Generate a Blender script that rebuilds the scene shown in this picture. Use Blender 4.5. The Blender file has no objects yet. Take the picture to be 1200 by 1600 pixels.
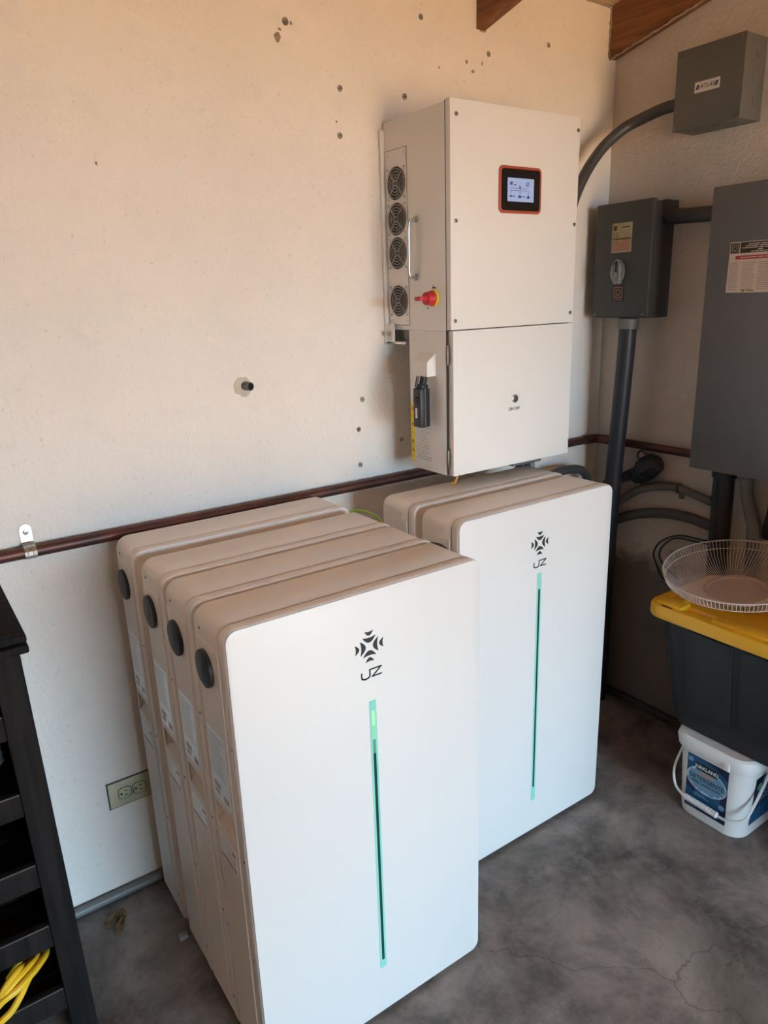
import bpy, bmesh, math, random
from mathutils import Vector, Matrix
random.seed(7)
S = bpy.context.scene
C = S.collection
PI = math.pi

# ------------------------------------------------------------------ camera
cam_d = bpy.data.cameras.new('camera'); cam = bpy.data.objects.new('camera', cam_d); C.objects.link(cam)
def cam_axes(yaw, pitch, roll):
    f = Vector((math.sin(yaw)*math.cos(pitch), math.cos(yaw)*math.cos(pitch), math.sin(pitch)))
    r = Vector((math.cos(yaw), -math.sin(yaw), 0)); u = r.cross(f)
    c, s = math.cos(roll), math.sin(roll)
    return c*r + s*u, -s*r + c*u, f
_r, _u, _f = cam_axes(0.5968, -0.2893, -0.0342)
m3 = Matrix((_r, _u, -_f)).transposed()
cam.matrix_world = Matrix.Translation((-0.2363, -1.8189, 1.5964)) @ m3.to_4x4()
cam_d.sensor_fit = 'VERTICAL'; cam_d.sensor_height = 24.0; cam_d.lens = 24.0*1131.0/1600.0
cam_d.clip_start = 0.02
S.camera = cam

# ------------------------------------------------------------------ sky, sun, exposure
w = bpy.data.worlds.new('daylight_sky'); S.world = w; w.use_nodes = True
bg = w.node_tree.nodes['Background']
bg.inputs[0].default_value = (0.50, 0.77, 1.0, 1); bg.inputs[1].default_value = 18.5
sun_d = bpy.data.lights.new('sun', 'SUN'); sun = bpy.data.objects.new('sun', sun_d); C.objects.link(sun)
sun_d.energy = 44.0; sun_d.angle = 0.009; sun_d.color = (1.0, 0.84, 0.64)
sun.rotation_euler = Vector((0.12, 0.55, -0.80)).to_track_quat('-Z', 'Y').to_euler(); sun.location = (0, -8, 6)
DX0, DX1, DY, DZ = 0.02, 2.00, -5.4, 2.08          # the open garage door
por_d = bpy.data.lights.new('door_opening_portal', 'AREA'); por = bpy.data.objects.new('door_opening_portal', por_d); C.objects.link(por)
por_d.shape = 'RECTANGLE'; por_d.size = DX1-DX0; por_d.size_y = DZ; por_d.cycles.is_portal = True
por.location = ((DX0+DX1)/2, DY-0.05, DZ/2); por.rotation_euler = (PI/2, 0, 0)
S.view_settings.view_transform = 'Standard'; S.view_settings.look = 'None'
S.view_settings.gamma = 1.0; S.view_settings.use_curve_mapping = False
S.view_settings.exposure = 0.62
S.cycles.max_bounces = 10; S.cycles.diffuse_bounces = 7; S.cycles.use_denoising = True
S.cycles.caustics_reflective = False; S.cycles.caustics_refractive = False
S.cycles.sample_clamp_indirect = 20

# ------------------------------------------------------------------ materials
MATS = {}
def mat(name, col, rough=0.5, metal=0.0, var=0.0, vscale=8.0, bump=0.0, bscale=60.0, emit=None, estr=0.0, alpha=1.0, coat=0.0, trans=0.0, var_col=None):
    m = bpy.data.materials.new(name); m.use_nodes = True; nt = m.node_tree; N = nt.nodes; L = nt.links
    b = N['Principled BSDF']
    b.inputs['Base Color'].default_value = (*col, 1); b.inputs['Roughness'].default_value = rough; b.inputs['Metallic'].default_value = metal
    b.inputs['Alpha'].default_value = alpha; b.inputs['Coat Weight'].default_value = coat; b.inputs['Transmission Weight'].default_value = trans
    if emit: b.inputs['Emission Color'].default_value = (*emit, 1); b.inputs['Emission Strength'].default_value = estr
    if var or bump:
        tc = N.new('ShaderNodeTexCoord')
    if var:
        n = N.new('ShaderNodeTexNoise'); n.inputs['Scale'].default_value = vscale; n.inputs['Detail'].default_value = 5
        L.new(tc.outputs['Object'], n.inputs['Vector'])
        mx = N.new('ShaderNodeMix'); mx.data_type = 'RGBA'
        c2 = var_col or tuple(c*(1-var) for c in col)
        mx.inputs[6].default_value = (*col, 1); mx.inputs[7].default_value = (*c2, 1)
        cr = N.new('ShaderNodeMapRange'); cr.inputs[1].default_value = 0.38; cr.inputs[2].default_value = 0.66
        L.new(n.outputs['Fac'], cr.inputs[0]); L.new(cr.outputs[0], mx.inputs[0]); L.new(mx.outputs[2], b.inputs['Base Color'])
    if bump:
        n2 = N.new('ShaderNodeTexNoise'); n2.inputs['Scale'].default_value = bscale; n2.inputs['Detail'].default_value = 4
        L.new(tc.outputs['Object'], n2.inputs['Vector'])
        bp = N.new('ShaderNodeBump'); bp.inputs['Strength'].default_value = bump; bp.inputs['Distance'].default_value = 0.004
        L.new(n2.outputs['Fac'], bp.inputs['Height']); L.new(bp.outputs['Normal'], b.inputs['Normal'])
    MATS[name] = m
    return m

def stucco(name, col, stain_low=False):
    m = mat(name, col, rough=0.93); nt = m.node_tree; N = nt.nodes; L = nt.links; b = N['Principled BSDF']
    tc = N.new('ShaderNodeTexCoord'); gm = N.new('ShaderNodeNewGeometry')
    def noise(scale, det=4, rough=0.5):
        n = N.new('ShaderNodeTexNoise'); n.inputs['Scale'].default_value = scale; n.inputs['Detail'].default_value = det; n.inputs['Roughness'].default_value = rough
        L.new(tc.outputs['Object'], n.inputs['Vector']); return n
    def rng(src, a, bb, to0=0.0, to1=1.0):
        r = N.new('ShaderNodeMapRange'); r.inputs[1].default_value = a; r.inputs[2].default_value = bb; r.inputs[3].default_value = to0; r.inputs[4].default_value = to1
        L.new(src, r.inputs[0]); return r.outputs[0]
    def mix(fac, a, c2):
        mx = N.new('ShaderNodeMix'); mx.data_type = 'RGBA'; L.new(fac, mx.inputs[0])
        if isinstance(a, tuple): mx.inputs[6].default_value = (*a, 1)
        else: L.new(a, mx.inputs[6])
        mx.inputs[7].default_value = (*c2, 1); return mx.outputs[2]
    c = mix(rng(noise(2.2, 6).outputs['Fac'], 0.42, 0.75), col, tuple(x*0.93 for x in col))
    c = mix(rng(noise(14, 5, 0.6).outputs['Fac'], 0.55, 0.72, 0, 0.13), c, tuple(x*0.66 for x in col))
    c = mix(rng(noise(70, 3, 0.6).outputs['Fac'], 0.63, 0.72, 0, 0.30), c, (col[0]*0.45, col[1]*0.42, col[2]*0.38))
    if stain_low:                                        # damp dirt and peeled paint low on the block wall
        sp = N.new('ShaderNodeSeparateXYZ'); L.new(gm.outputs['Position'], sp.inputs[0])
        ad = N.new('ShaderNodeMath'); ad.operation = 'MULTIPLY_ADD'; L.new(noise(5, 6, 0.65).outputs['Fac'], ad.inputs[0]); ad.inputs[1].default_value = -0.55; L.new(sp.outputs[2], ad.inputs[2])
        c = mix(rng(ad.outputs[0], 0.42, 0.30, 0, 0.82), c, (0.095, 0.078, 0.066))
    L.new(c, b.inputs['Base Color'])
    s1 = noise(95, 3, 0.6); s2 = noise(28, 4)
    ma = N.new('ShaderNodeMath'); ma.operation = 'MULTIPLY_ADD'; L.new(s2.outputs['Fac'], ma.inputs[0]); ma.inputs[1].default_value = 0.8; L.new(s1.outputs['Fac'], ma.inputs[2])
    bp = N.new('ShaderNodeBump'); bp.inputs['Strength'].default_value = 0.55; bp.inputs['Distance'].default_value = 0.005
    L.new(ma.outputs[0], bp.inputs['Height']); L.new(bp.outputs['Normal'], b.inputs['Normal'])
    return m

def concrete(name):
    m = mat(name, (0.2, 0.19, 0.18), rough=0.75); nt = m.node_tree; N = nt.nodes; L = nt.links; b = N['Principled BSDF']
    tc = N.new('ShaderNodeTexCoord')
    def noise(scale, det=6, rough=0.6, dist=0.0):
        n = N.new('ShaderNodeTexNoise'); n.inputs['Scale'].default_value = scale; n.inputs['Detail'].default_value = det; n.inputs['Roughness'].default_value = rough; n.inputs['Distortion'].default_value = dist
        L.new(tc.outputs['Object'], n.inputs['Vector']); return n.outputs['Fac']
    r = N.new('ShaderNodeValToRGB'); e = r.color_ramp.elements
    e[0].position = 0.36; e[0].color = (0.085, 0.070, 0.063, 1); e[1].position = 0.66; e[1].color = (0.34, 0.285, 0.255, 1)
    x = r.color_ramp.elements.new(0.5); x.color = (0.19, 0.158, 0.142, 1)
    L.new(noise(3.6, 8, 0.68, 0.4), r.inputs[0])
    def over(prev, src, a, bb, top, colr):
        mr = N.new('ShaderNodeMapRange'); mr.inputs[1].default_value = a; mr.inputs[2].default_value = bb; mr.inputs[4].default_value = top; L.new(src, mr.inputs[0])
        mx = N.new('ShaderNodeMix'); mx.data_type = 'RGBA'; L.new(mr.outputs[0], mx.inputs[0]); L.new(prev, mx.inputs[6]); mx.inputs[7].default_value = (*colr, 1); return mx.outputs[2]
    c = over(r.outputs[0], noise(13, 6, 0.72), 0.50, 0.72, 0.62, (0.31, 0.27, 0.245))
    c = over(c, noise(7.5, 6, 0.7), 0.52, 0.70, 0.55, (0.075, 0.064, 0.058))
    c = over(c, noise(2.1, 5, 0.6, 0.6), 0.56, 0.68, 0.45, (0.19, 0.165, 0.125))
    c = over(c, noise(60, 4, 0.6), 0.64, 0.76, 0.55, (0.08, 0.075, 0.07))
    v = N.new('ShaderNodeTexVoronoi'); v.feature = 'DISTANCE_TO_EDGE'; v.inputs['Scale'].default_value = 0.55
    wn = N.new('ShaderNodeTexNoise'); wn.inputs['Scale'].default_value = 7; wn.inputs['Detail'].default_value = 5; L.new(tc.outputs['Object'], wn.inputs['Vector'])
    vm = N.new('ShaderNodeVectorMath'); vm.operation = 'MULTIPLY_ADD'; vm.inputs[1].default_value = (0.22, 0.22, 0.22)
    L.new(wn.outputs['Color'], vm.inputs[0]); L.new(tc.outputs['Object'], vm.inputs[2]); L.new(vm.outputs[0], v.inputs['Vector'])
    c = over(c, v.outputs[0], 0.0018, 0.0004, 0.5, (0.06, 0.055, 0.05))
    L.new(c, b.inputs['Base Color'])
    bp = N.new('ShaderNodeBump'); bp.inputs['Strength'].default_value = 0.25; bp.inputs['Distance'].default_value = 0.004
    L.new(noise(45, 6, 0.7), bp.inputs['Height']); L.new(bp.outputs['Normal'], b.inputs['Normal'])
    return m

def wood(name, ca, cb, axis=1, scale=18.0, rough=0.6, bump=0.3):
    m = mat(name, ca, rough=rough); nt = m.node_tree; N = nt.nodes; L = nt.links; b = N['Principled BSDF']
    tc = N.new('ShaderNodeTexCoord'); mp = N.new('ShaderNodeMapping'); sc = [scale]*3; sc[axis] = scale*0.06
    mp.inputs['Scale'].default_value = sc; L.new(tc.outputs['Object'], mp.inputs[0])
    n = N.new('ShaderNodeTexNoise'); n.inputs['Scale'].default_value = 2.2; n.inputs['Detail'].default_value = 6; n.inputs['Distortion'].default_value = 0.8; L.new(mp.outputs[0], n.inputs['Vector'])
    r = N.new('ShaderNodeValToRGB'); e = r.color_ramp.elements; e[0].position = 0.35; e[0].color = (*ca, 1); e[1].position = 0.65; e[1].color = (*cb, 1)
    L.new(n.outputs['Fac'], r.inputs[0]); L.new(r.outputs[0], b.inputs['Base Color'])
    bp = N.new('ShaderNodeBump'); bp.inputs['Strength'].default_value = bump; bp.inputs['Distance'].default_value = 0.002
    L.new(n.outputs['Fac'], bp.inputs['Height']); L.new(bp.outputs['Normal'], b.inputs['Normal'])
    return m

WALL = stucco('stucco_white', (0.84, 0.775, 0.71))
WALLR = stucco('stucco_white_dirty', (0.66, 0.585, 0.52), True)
CONC = concrete('stained_concrete')
SHEATH = wood('sheathing_plywood', (0.48, 0.35, 0.21), (0.60, 0.46, 0.30), 0, 10)
RAFT = wood('rafter_wood', (0.16, 0.05, 0.016), (0.29, 0.11, 0.034), 1, 26)
PLY = stucco('stucco_tan', (0.80, 0.72, 0.64))
DRIVE = mat('sunlit_ground', (0.44, 0.25, 0.115), 0.9, var=0.25, vscale=1.5)
CASE = mat('powder_coat_beige', (0.80, 0.725, 0.665), 0.45, bump=0.03, bscale=900)
FRONT = mat('satin_white_panel', (0.715, 0.682, 0.648), 0.42, bump=0.015, bscale=500)
INVC = mat('inverter_powder_coat', (0.80, 0.775, 0.74), 0.5, bump=0.05, bscale=900)
BLACK = mat('black_plastic', (0.016, 0.016, 0.018), 0.45)
DARK = mat('dark_charcoal_plastic', (0.028, 0.028, 0.031), 0.5, var=0.35, vscale=30)
INK = mat('black_ink', (0.02, 0.018, 0.016), 0.6)
GREYINK = mat('grey_ink', (0.30, 0.29, 0.31), 0.7)
PALEINK = mat('pale_grey_ink', (0.46, 0.47, 0.50), 0.7)
REDINK = mat('red_ink', (0.42, 0.03, 0.035), 0.6)
ORANGEINK = mat('dull_orange_ink', (0.50, 0.26, 0.17), 0.7)
WHITEINK = mat('white_ink', (0.82, 0.82, 0.82), 0.6)
GREENINK = mat('green_ink', (0.10, 0.25, 0.14), 0.6)
FOIL = mat('satin_label_foil', (0.90, 0.91, 0.92), 0.38, 0.6)
PAPER = mat('label_paper', (0.86, 0.87, 0.88), 0.32, var=0.08, vscale=60)
OLDPAPER = mat('aged_label_paper', (0.50, 0.43, 0.24), 0.6, var=0.3, vscale=40)
TANPAPER = mat('tan_label_paper', (0.60, 0.50, 0.42), 0.65)
TEAL = mat('teal_film', (0.27, 0.66, 0.54), 0.3)
SLOT = mat('dark_green_glass', (0.015, 0.05, 0.045), 0.15)
GLOW = mat('lit_green_diffuser', (0.3, 0.7, 0.35), 0.3, emit=(0.40, 0.66, 0.22), estr=0.42)
GLOW2 = mat('dim_green_diffuser', (0.2, 0.5, 0.3), 0.3, emit=(0.28, 0.56, 0.22), estr=0.3)
GLOW3 = mat('faint_green_diffuser', (0.08, 0.24, 0.16), 0.3, emit=(0.12, 0.32, 0.14), estr=0.2)
STEEL = mat('brushed_steel', (0.62, 0.60, 0.57), 0.28, 1.0)
ZINC = mat('zinc_plated', (0.60, 0.60, 0.58), 0.32, 1.0, var=0.2, vscale=60)
DKSTEEL = mat('dark_screw_steel', (0.20, 0.18, 0.15), 0.4, 0.8)
COPPER = mat('aged_copper', (0.15, 0.055, 0.042), 0.45, 0.6, var=0.4, vscale=14, var_col=(0.085, 0.042, 0.036))
ENCL = mat('enclosure_grey_paint', (0.115, 0.113, 0.105), 0.45, bump=0.03, bscale=300)
ENCLD = mat('switch_grey_paint', (0.052, 0.056, 0.055), 0.5, bump=0.03, bscale=300)
ENCLP = mat('panel_grey_paint', (0.125, 0.128, 0.135), 0.5, bump=0.03, bscale=300)
PVCD = mat('pvc_dark_grey', (0.034, 0.035, 0.042), 0.42)
PVCG = mat('pvc_grey', (0.17, 0.165, 0.155), 0.45)
TAPE = mat('black_tape', (0.015, 0.016, 0.018), 0.4, bump=0.3, bscale=90)
IVORY = mat('ivory_plastic', (0.52, 0.50, 0.34), 0.4, var=0.15, vscale=30)
YELLOW = mat('yellow_plastic', (0.80, 0.42, 0.012), 0.42, bump=0.04, bscale=200)
YELLAB = mat('yellow_label', (0.83, 0.58, 0.03), 0.5)
YCORD = mat('yellow_cord', (0.85, 0.50, 0.02), 0.45)
TOTE = mat('tote_charcoal', (0.012, 0.0125, 0.014), 0.6, bump=0.04, bscale=150)
WHITEP = mat('white_plastic', (0.78, 0.77, 0.755), 0.35)
GRILLE = mat('grille_off_white', (0.66, 0.56, 0.50), 0.45)
PINKISH = mat('faded_white_plastic', (0.50, 0.37, 0.31), 0.55)
NAVY = mat('label_navy', (0.008, 0.014, 0.050), 0.5)
BLUE = mat('label_blue', (0.012, 0.085, 0.19), 0.5)
LTBLUE = mat('label_light_blue', (0.15, 0.32, 0.48), 0.5)
RED = mat('red_switch_plastic', (0.55, 0.02, 0.03), 0.35)
BEZEL = mat('orange_red_rubber', (0.42, 0.075, 0.03), 0.5)
SCREEN = mat('lcd_screen', (0.05, 0.06, 0.09), 0.25, emit=(0.40, 0.47, 0.70), estr=0.50)
SCRINK = mat('lcd_pixels', (0.03, 0.04, 0.12), 0.3)
BLKWOOD = wood('black_painted_wood', (0.008, 0.0065, 0.0065), (0.017, 0.013, 0.012), 2, 22, 0.8, 0.2)
BLKWOOD.node_tree.nodes['Principled BSDF'].inputs['Specular IOR Level'].default_value = 0.14
WEAR = mat('worn_paint_edge', (0.10, 0.075, 0.062), 0.6)
GREENYEL = mat('green_yellow_wire', (0.36, 0.40, 0.07), 0.4)
ORWIRE = mat('orange_wire', (0.75, 0.28, 0.02), 0.45)
LEAF = mat('dry_leaf', (0.20, 0.115, 0.055), 0.8, var=0.4, vscale=60)
BAG = mat('clear_poly_bag', (0.30, 0.31, 0.34), 0.22, alpha=0.42)
SEAMM = mat('seam_rubber', (0.045, 0.04, 0.037), 0.8)
PATCH = mat('patching_plaster', (0.62, 0.56, 0.43), 0.9, var=0.15, vscale=30, bump=0.5, bscale=120)

# ------------------------------------------------------------------ helpers
ORG = {}
def thing(name, label, cat, loc, group=None):
    o = bpy.data.objects.new(name, None); C.objects.link(o); o.location = loc; o.empty_display_size = 0.05
    o['label'] = label; o['category'] = cat
    if group: o['group'] = group
    ORG[o.name] = Vector(loc); return o
def obj(name, bm, m, parent=None, label=None, smooth=True, org=None):
    """link a bmesh given in world coordinates as ONE mesh object"""
    og = ORG[parent.name] if parent else (Vector(org) if org else Vector((0, 0, 0)))
    if og.length: bmesh.ops.translate(bm, verts=bm.verts, vec=-og)
    bmesh.ops.recalc_face_normals(bm, faces=bm.faces)
    me = bpy.data.meshes.new(name); bm.to_mesh(me); bm.free(); me.materials.append(m)
    if smooth:
        me.shade_smooth(); me.set_sharp_from_angle(angle=math.radians(32))
    o = bpy.data.objects.new(name, me); C.objects.link(o)
    if parent: o.parent = parent
    else: o.location = og
    ORG[o.name] = og
    if label: o['label'] = label
    return o
def tag(o, label, cat, group=None, kind=None):
    o['label'] = label; o['category'] = cat
    if group: o['group'] = group
    if kind: o['kind'] = kind
    return o
def struct(name, bm, m, label=None, org=None, smooth=True):
    o = obj(name, bm, m, None, label, smooth, org); o['kind'] = 'structure'; return o
def NB(): return bmesh.new()
def merge(bm, b2):
    me = bpy.data.meshes.new('tmp'); b2.to_mesh(me); b2.free(); bm.from_mesh(me); bpy.data.meshes.remove(me)
def box(bm, x0, x1, y0, y1, z0, z1, bev=0.0, seg=2):
    b = bmesh.new(); bmesh.ops.create_cube(b, size=1.0)
    for v in b.verts: v.co = Vector(((x0+x1)/2+v.co.x*(x1-x0), (y0+y1)/2+v.co.y*(y1-y0), (z0+z1)/2+v.co.z*(z1-z0)))
    if bev: bmesh.ops.bevel(b, geom=b.edges[:], offset=bev, segments=seg, profile=0.5, affect='EDGES')
    merge(bm, b); return bm
def frame(d):
    d = d.normalized(); a = Vector((0, 0, 1)) if abs(d.z) < 0.9 else Vector((1, 0, 0))
    u = a.cross(d).normalized(); return u, d.cross(u)
def loft(bm, loops, cap0=True, cap1=True, closed=False):
    V = [[bm.verts.new(p) for p in lp] for lp in loops]; n = len(V[0])
    rows = list(range(len(V)-1)) + ([len(V)-1] if closed else [])
    for i in rows:
        A, B = V[i], V[(i+1) % len(V)]
        for j in range(n): bm.faces.new((A[j], A[(j+1) % n], B[(j+1) % n], B[j]))
    if cap0 and not closed: bm.faces.new(V[0][::-1])
    if cap1 and not closed: bm.faces.new(V[-1])
    return bm
def tube(bm, pts, r, seg=8, closed=False, rs=None):
    P = [Vector(p) for p in pts]; n = len(P); loops = []; u = None
    for i in range(n):
        a = P[(i-1) % n] if (closed or i) else P[i]; b = P[(i+1) % n] if (closed or i < n-1) else P[i]
        d = (b-a).normalized()
        if u is None: u, v = frame(d)
        else:
            u = (u - d*u.dot(d)).normalized(); v = d.cross(u)
        rr = rs[i] if rs else r
        loops.append([P[i]+(u*math.cos(2*PI*k/seg)+v*math.sin(2*PI*k/seg))*rr for k in range(seg)])
    return loft(bm, loops, True, True, closed)
def cyl(bm, p0, p1, r0, r1=None, seg=24, bev=0.0):
    p0, p1 = Vector(p0), Vector(p1); r1 = r0 if r1 is None else r1
    if bev:
        d = (p1-p0).normalized()
        return tube(bm, [p0, p0+d*1e-5, p0+d*bev, p1-d*bev, p1-d*1e-5, p1], r0, seg, rs=[r0-bev, r0-bev*0.9, r0, r1, r1-bev*0.9, r1-bev])
    return tube(bm, [p0, p1], r0, seg, rs=[r0, r1])
def spline(pts, n=8):
    P = [Vector(p) for p in pts]; P = [P[0]*2-P[1]] + P + [P[-1]*2-P[-2]]; out = []
    for i in range(1, len(P)-2):
        for k in range(n):
            t = k/n; a, b, c, d = P[i-1], P[i], P[i+1], P[i+2]
            out.append(0.5*((2*b)+(c-a)*t+(2*a-5*b+4*c-d)*t*t+(3*b-a-3*c+d)*t**3))
    out.append(P[-2]); return out
def rrect(u0, u1, v0, v1, r, seg=5):
    pts = []
    for cx, cy, a0 in ((u1-r, v1-r, 0), (u0+r, v1-r, 90), (u0+r, v0+r, 180), (u1-r, v0+r, 270)):
        for k in range(seg+1):
            a = math.radians(a0+90*k/seg); pts.append((cx+r*math.cos(a), cy+r*math.sin(a)))
    return pts
class F:                                   # a face: origin, right and up; n points out of it
    def __init__(s, o, u, v): s.o, s.u, s.v = Vector(o), Vector(u), Vector(v); s.n = s.u.cross(s.v)
    def p(s, a, b, h=0.0): return s.o + s.u*a + s.v*b + s.n*h
FX = lambda x, y=0, z=0: F((x, y, z), (0, -1, 0), (0, 0, 1))     # faces -x
FY = lambda y, x=0, z=0: F((x, y, z), (1, 0, 0), (0, 0, 1))      # faces -y
FZ = lambda z, x=0, y=0: F((x, y, z), (1, 0, 0), (0, 1, 0))      # faces up
def prism(bm, f, pts, h0, h1, bev=0.0):
    def ring(h, ins=0.0):
        if not ins: return [f.p(a, b, h) for a, b in pts]
        n = len(pts); out = []
        for i in range(n):
            x0, y0 = pts[i-1]; x1, y1 = pts[i]; x2, y2 = pts[(i+1) % n]
            tx, ty = x2-x0, y2-y0; l = math.hypot(tx, ty) or 1
            out.append(f.p(x1-ty/l*ins, y1+tx/l*ins, h))
        return out
    if bev: return loft(bm, [ring(h0), ring(h1-bev), ring(h1-bev*0.3, bev*0.3), ring(h1, bev)])
    return loft(bm, [ring(h0), ring(h1)])
def rect(bm, f, u0, u1, v0, v1, h=0.0004, h0=0.0): return prism(bm, f, [(u0, v0), (u1, v0), (u1, v1), (u0, v1)], h0, h)
def disc(bm, f, a, b, r, h0, h1, seg=20, bev=0.0, rv=None):
    rv = rv or r
    return prism(bm, f, [(a+r*math.cos(2*PI*k/seg), b+rv*math.sin(2*PI*k/seg)) for k in range(seg)], h0, h1, bev)
def stroke(bm, f, pts, wd, h=0.0005):
    for (a, b), (c, d) in zip(pts, pts[1:]):
        l = math.hypot(c-a, d-b) or 1; tx, ty = (c-a)/l*wd/2, (d-b)/l*wd/2
        prism(bm, f, [(a-tx-ty*-1*0-ty*0 - (-ty) * 0 - tx*0 + ty, b-ty-tx), (c+tx+ty, d+ty-tx), (c+tx-ty, d+ty+tx), (a-tx-ty, b-ty+tx)], 0, h)
    return bm
def lines(bm, f, u0, u1, v0, v1, n, fill=0.5, h=0.0005, seed=1):
    """rows of illegibly small print as broken bars"""
    R = random.Random(seed); st = (v1-v0)/n
    for i in range(n):
        v = v1-st*(i+0.5); u = u0; end = u0+(u1-u0)*R.uniform(0.7, 1.0)
        while u < end-1e-4:
            l = min((u1-u0)*R.uniform(0.08, 0.3), end-u); rect(bm, f, u, u+l, v-st*fill/2, v+st*fill/2, h); u += l+(u1-u0)*0.025
    return bm
_TC = {}
def text(bm, f, s, a, b, size, h=0.0006, align='CENTER', sx=1.0, shear=0.0, bold=0.0):
    key = (s, align, shear, bold)
    if key not in _TC:
        cu = bpy.data.curves.new('t', 'FONT'); cu.body = s; cu.align_x = align; cu.align_y = 'CENTER'; cu.size = 1.0; cu.shear = shear; cu.offset = bold; cu.resolution_u = 2
        ob = bpy.data.objects.new('t', cu); C.objects.link(ob)
        dg = bpy.context.evaluated_depsgraph_get(); me = bpy.data.meshes.new_from_object(ob.evaluated_get(dg))
        _TC[key] = ([tuple(v.co) for v in me.vertices], [tuple(p.vertices) for p in me.polygons])
        bpy.data.objects.remove(ob); bpy.data.curves.remove(cu); bpy.data.meshes.remove(me)
    vs, fs = _TC[key]
    V = [bm.verts.new(f.p(a+x*size*sx, b+y*size, h)) for x, y, z in vs]
    for q in fs: bm.faces.new([V[i] for i in q])
    return bm
def boolean_cut(o, cutters):
    for cb in cutters:
        bmesh.ops.recalc_face_normals(cb, faces=cb.faces)
        me = bpy.data.meshes.new('c'); cb.to_mesh(me); cb.free(); co = bpy.data.objects.new('c', me); C.objects.link(co); co.location = o.location if not o.parent else (0, 0, 0)
        md = o.modifiers.new('b', 'BOOLEAN'); md.operation = 'DIFFERENCE'; md.solver = 'EXACT'; md.object = co
        dg = bpy.context.evaluated_depsgraph_get(); dg.update(); nm = bpy.data.meshes.new_from_object(o.evaluated_get(dg))
        o.modifiers.clear(); old = o.data; o.data = nm; nm.name = old.name
        bpy.data.meshes.remove(old); bpy.data.objects.remove(co); bpy.data.meshes.remove(me)
def copy_tree(o, loc=None):
    c = o.copy(); C.objects.link(c)
    if loc is not None: c.location = loc
    ORG[c.name] = Vector(c.location)
    for ch in list(o.children): copy_child(ch, c)
    return c
def copy_child(ch, par):
    d = ch.copy(); C.objects.link(d); d.parent = par
    for g in list(ch.children): copy_child(g, d)

# ------------------------------------------------------------------ the room
W = 2.0075; XL = -3.0; ZW = 2.484; SL = 0.22
b = NB(); box(b, XL-0.1, W+0.1, DY-0.15, 0.1, -0.12, 0.0); struct('floor', b, CONC, smooth=False)
b = NB(); box(b, XL-0.1, W+0.001, 0.0, 0.12, 0.0, ZW)
wall_back = struct('wall_back', b, WALL, smooth=False)
holes = [(0.7536, 2.2555, 0.0095), (1.1773, 2.3312, 0.008), (1.4292, 2.2751, 0.008), (1.6817, 2.3336, 0.008), (0.9169, 1.2166, 0.0075), (1.0744, 1.166, 0.0075), (0.2142, 0.2784, 0.003), (0.2044, 0.0398, 0.004)]
cut = []
for x, z, r in holes:
    hb = NB(); cyl(hb, (x, -0.05, z), (x+0.004, 0.09, z), r, seg=14); cut.append(hb)
boolean_cut(wall_back, cut)
CHIP = mat('bare_plaster', (0.36, 0.28, 0.20), 0.95, var=0.4, vscale=90)   # chipped plaster below and beside the old holes
for x, z, r, sq in [(0.7295, 2.2189, 0.009, 1.3), (0.738, 2.236, 0.005, 0.8), (0.770, 2.254, 0.005, 1.1), (1.3691, 2.2208, 0.006, 0.9), (1.3443, 2.2425, 0.005, 1.2), (1.2412, 2.2163, 0.003, 1.4), (1.405, 2.246, 0.003, 2.0), (0.2536, 1.9028, 0.003, 1.8), (0.890, 2.045, 0.003, 1)]:
    R = random.Random(int(x*999)); b = NB(); prism(b, FY(0.0), [(x+r*R.uniform(0.6, 1.2)*math.cos(2*PI*k/11), z+r*sq*R.uniform(0.6, 1.2)*math.sin(2*PI*k/11)) for k in range(11)], -0.001, 0.0006)
    obj('plaster_chip', b, CHIP, wall_back)
prof = [(0.1, 0.0), (DY-0.1, 0.0), (DY-0.1, ZW-SL*DY), (0.1, ZW-SL*0.1)]
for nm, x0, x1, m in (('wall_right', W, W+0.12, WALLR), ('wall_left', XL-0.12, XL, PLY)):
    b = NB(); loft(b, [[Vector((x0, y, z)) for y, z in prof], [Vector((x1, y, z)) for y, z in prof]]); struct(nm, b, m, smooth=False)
b = NB(); zt = ZW-SL*DY
box(b, XL, DX0, DY-0.1, DY, 0, zt); box(b, DX1, W, DY-0.1, DY, 0, zt); box(b, DX0, DX1, DY-0.1, DY, DZ, zt)
struct('wall_front', b, PLY, smooth=False)
b = NB(); box(b, -30, 30, -45, DY-0.15, -0.14, -0.02); struct('ground', b, DRIVE, smooth=False)
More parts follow.
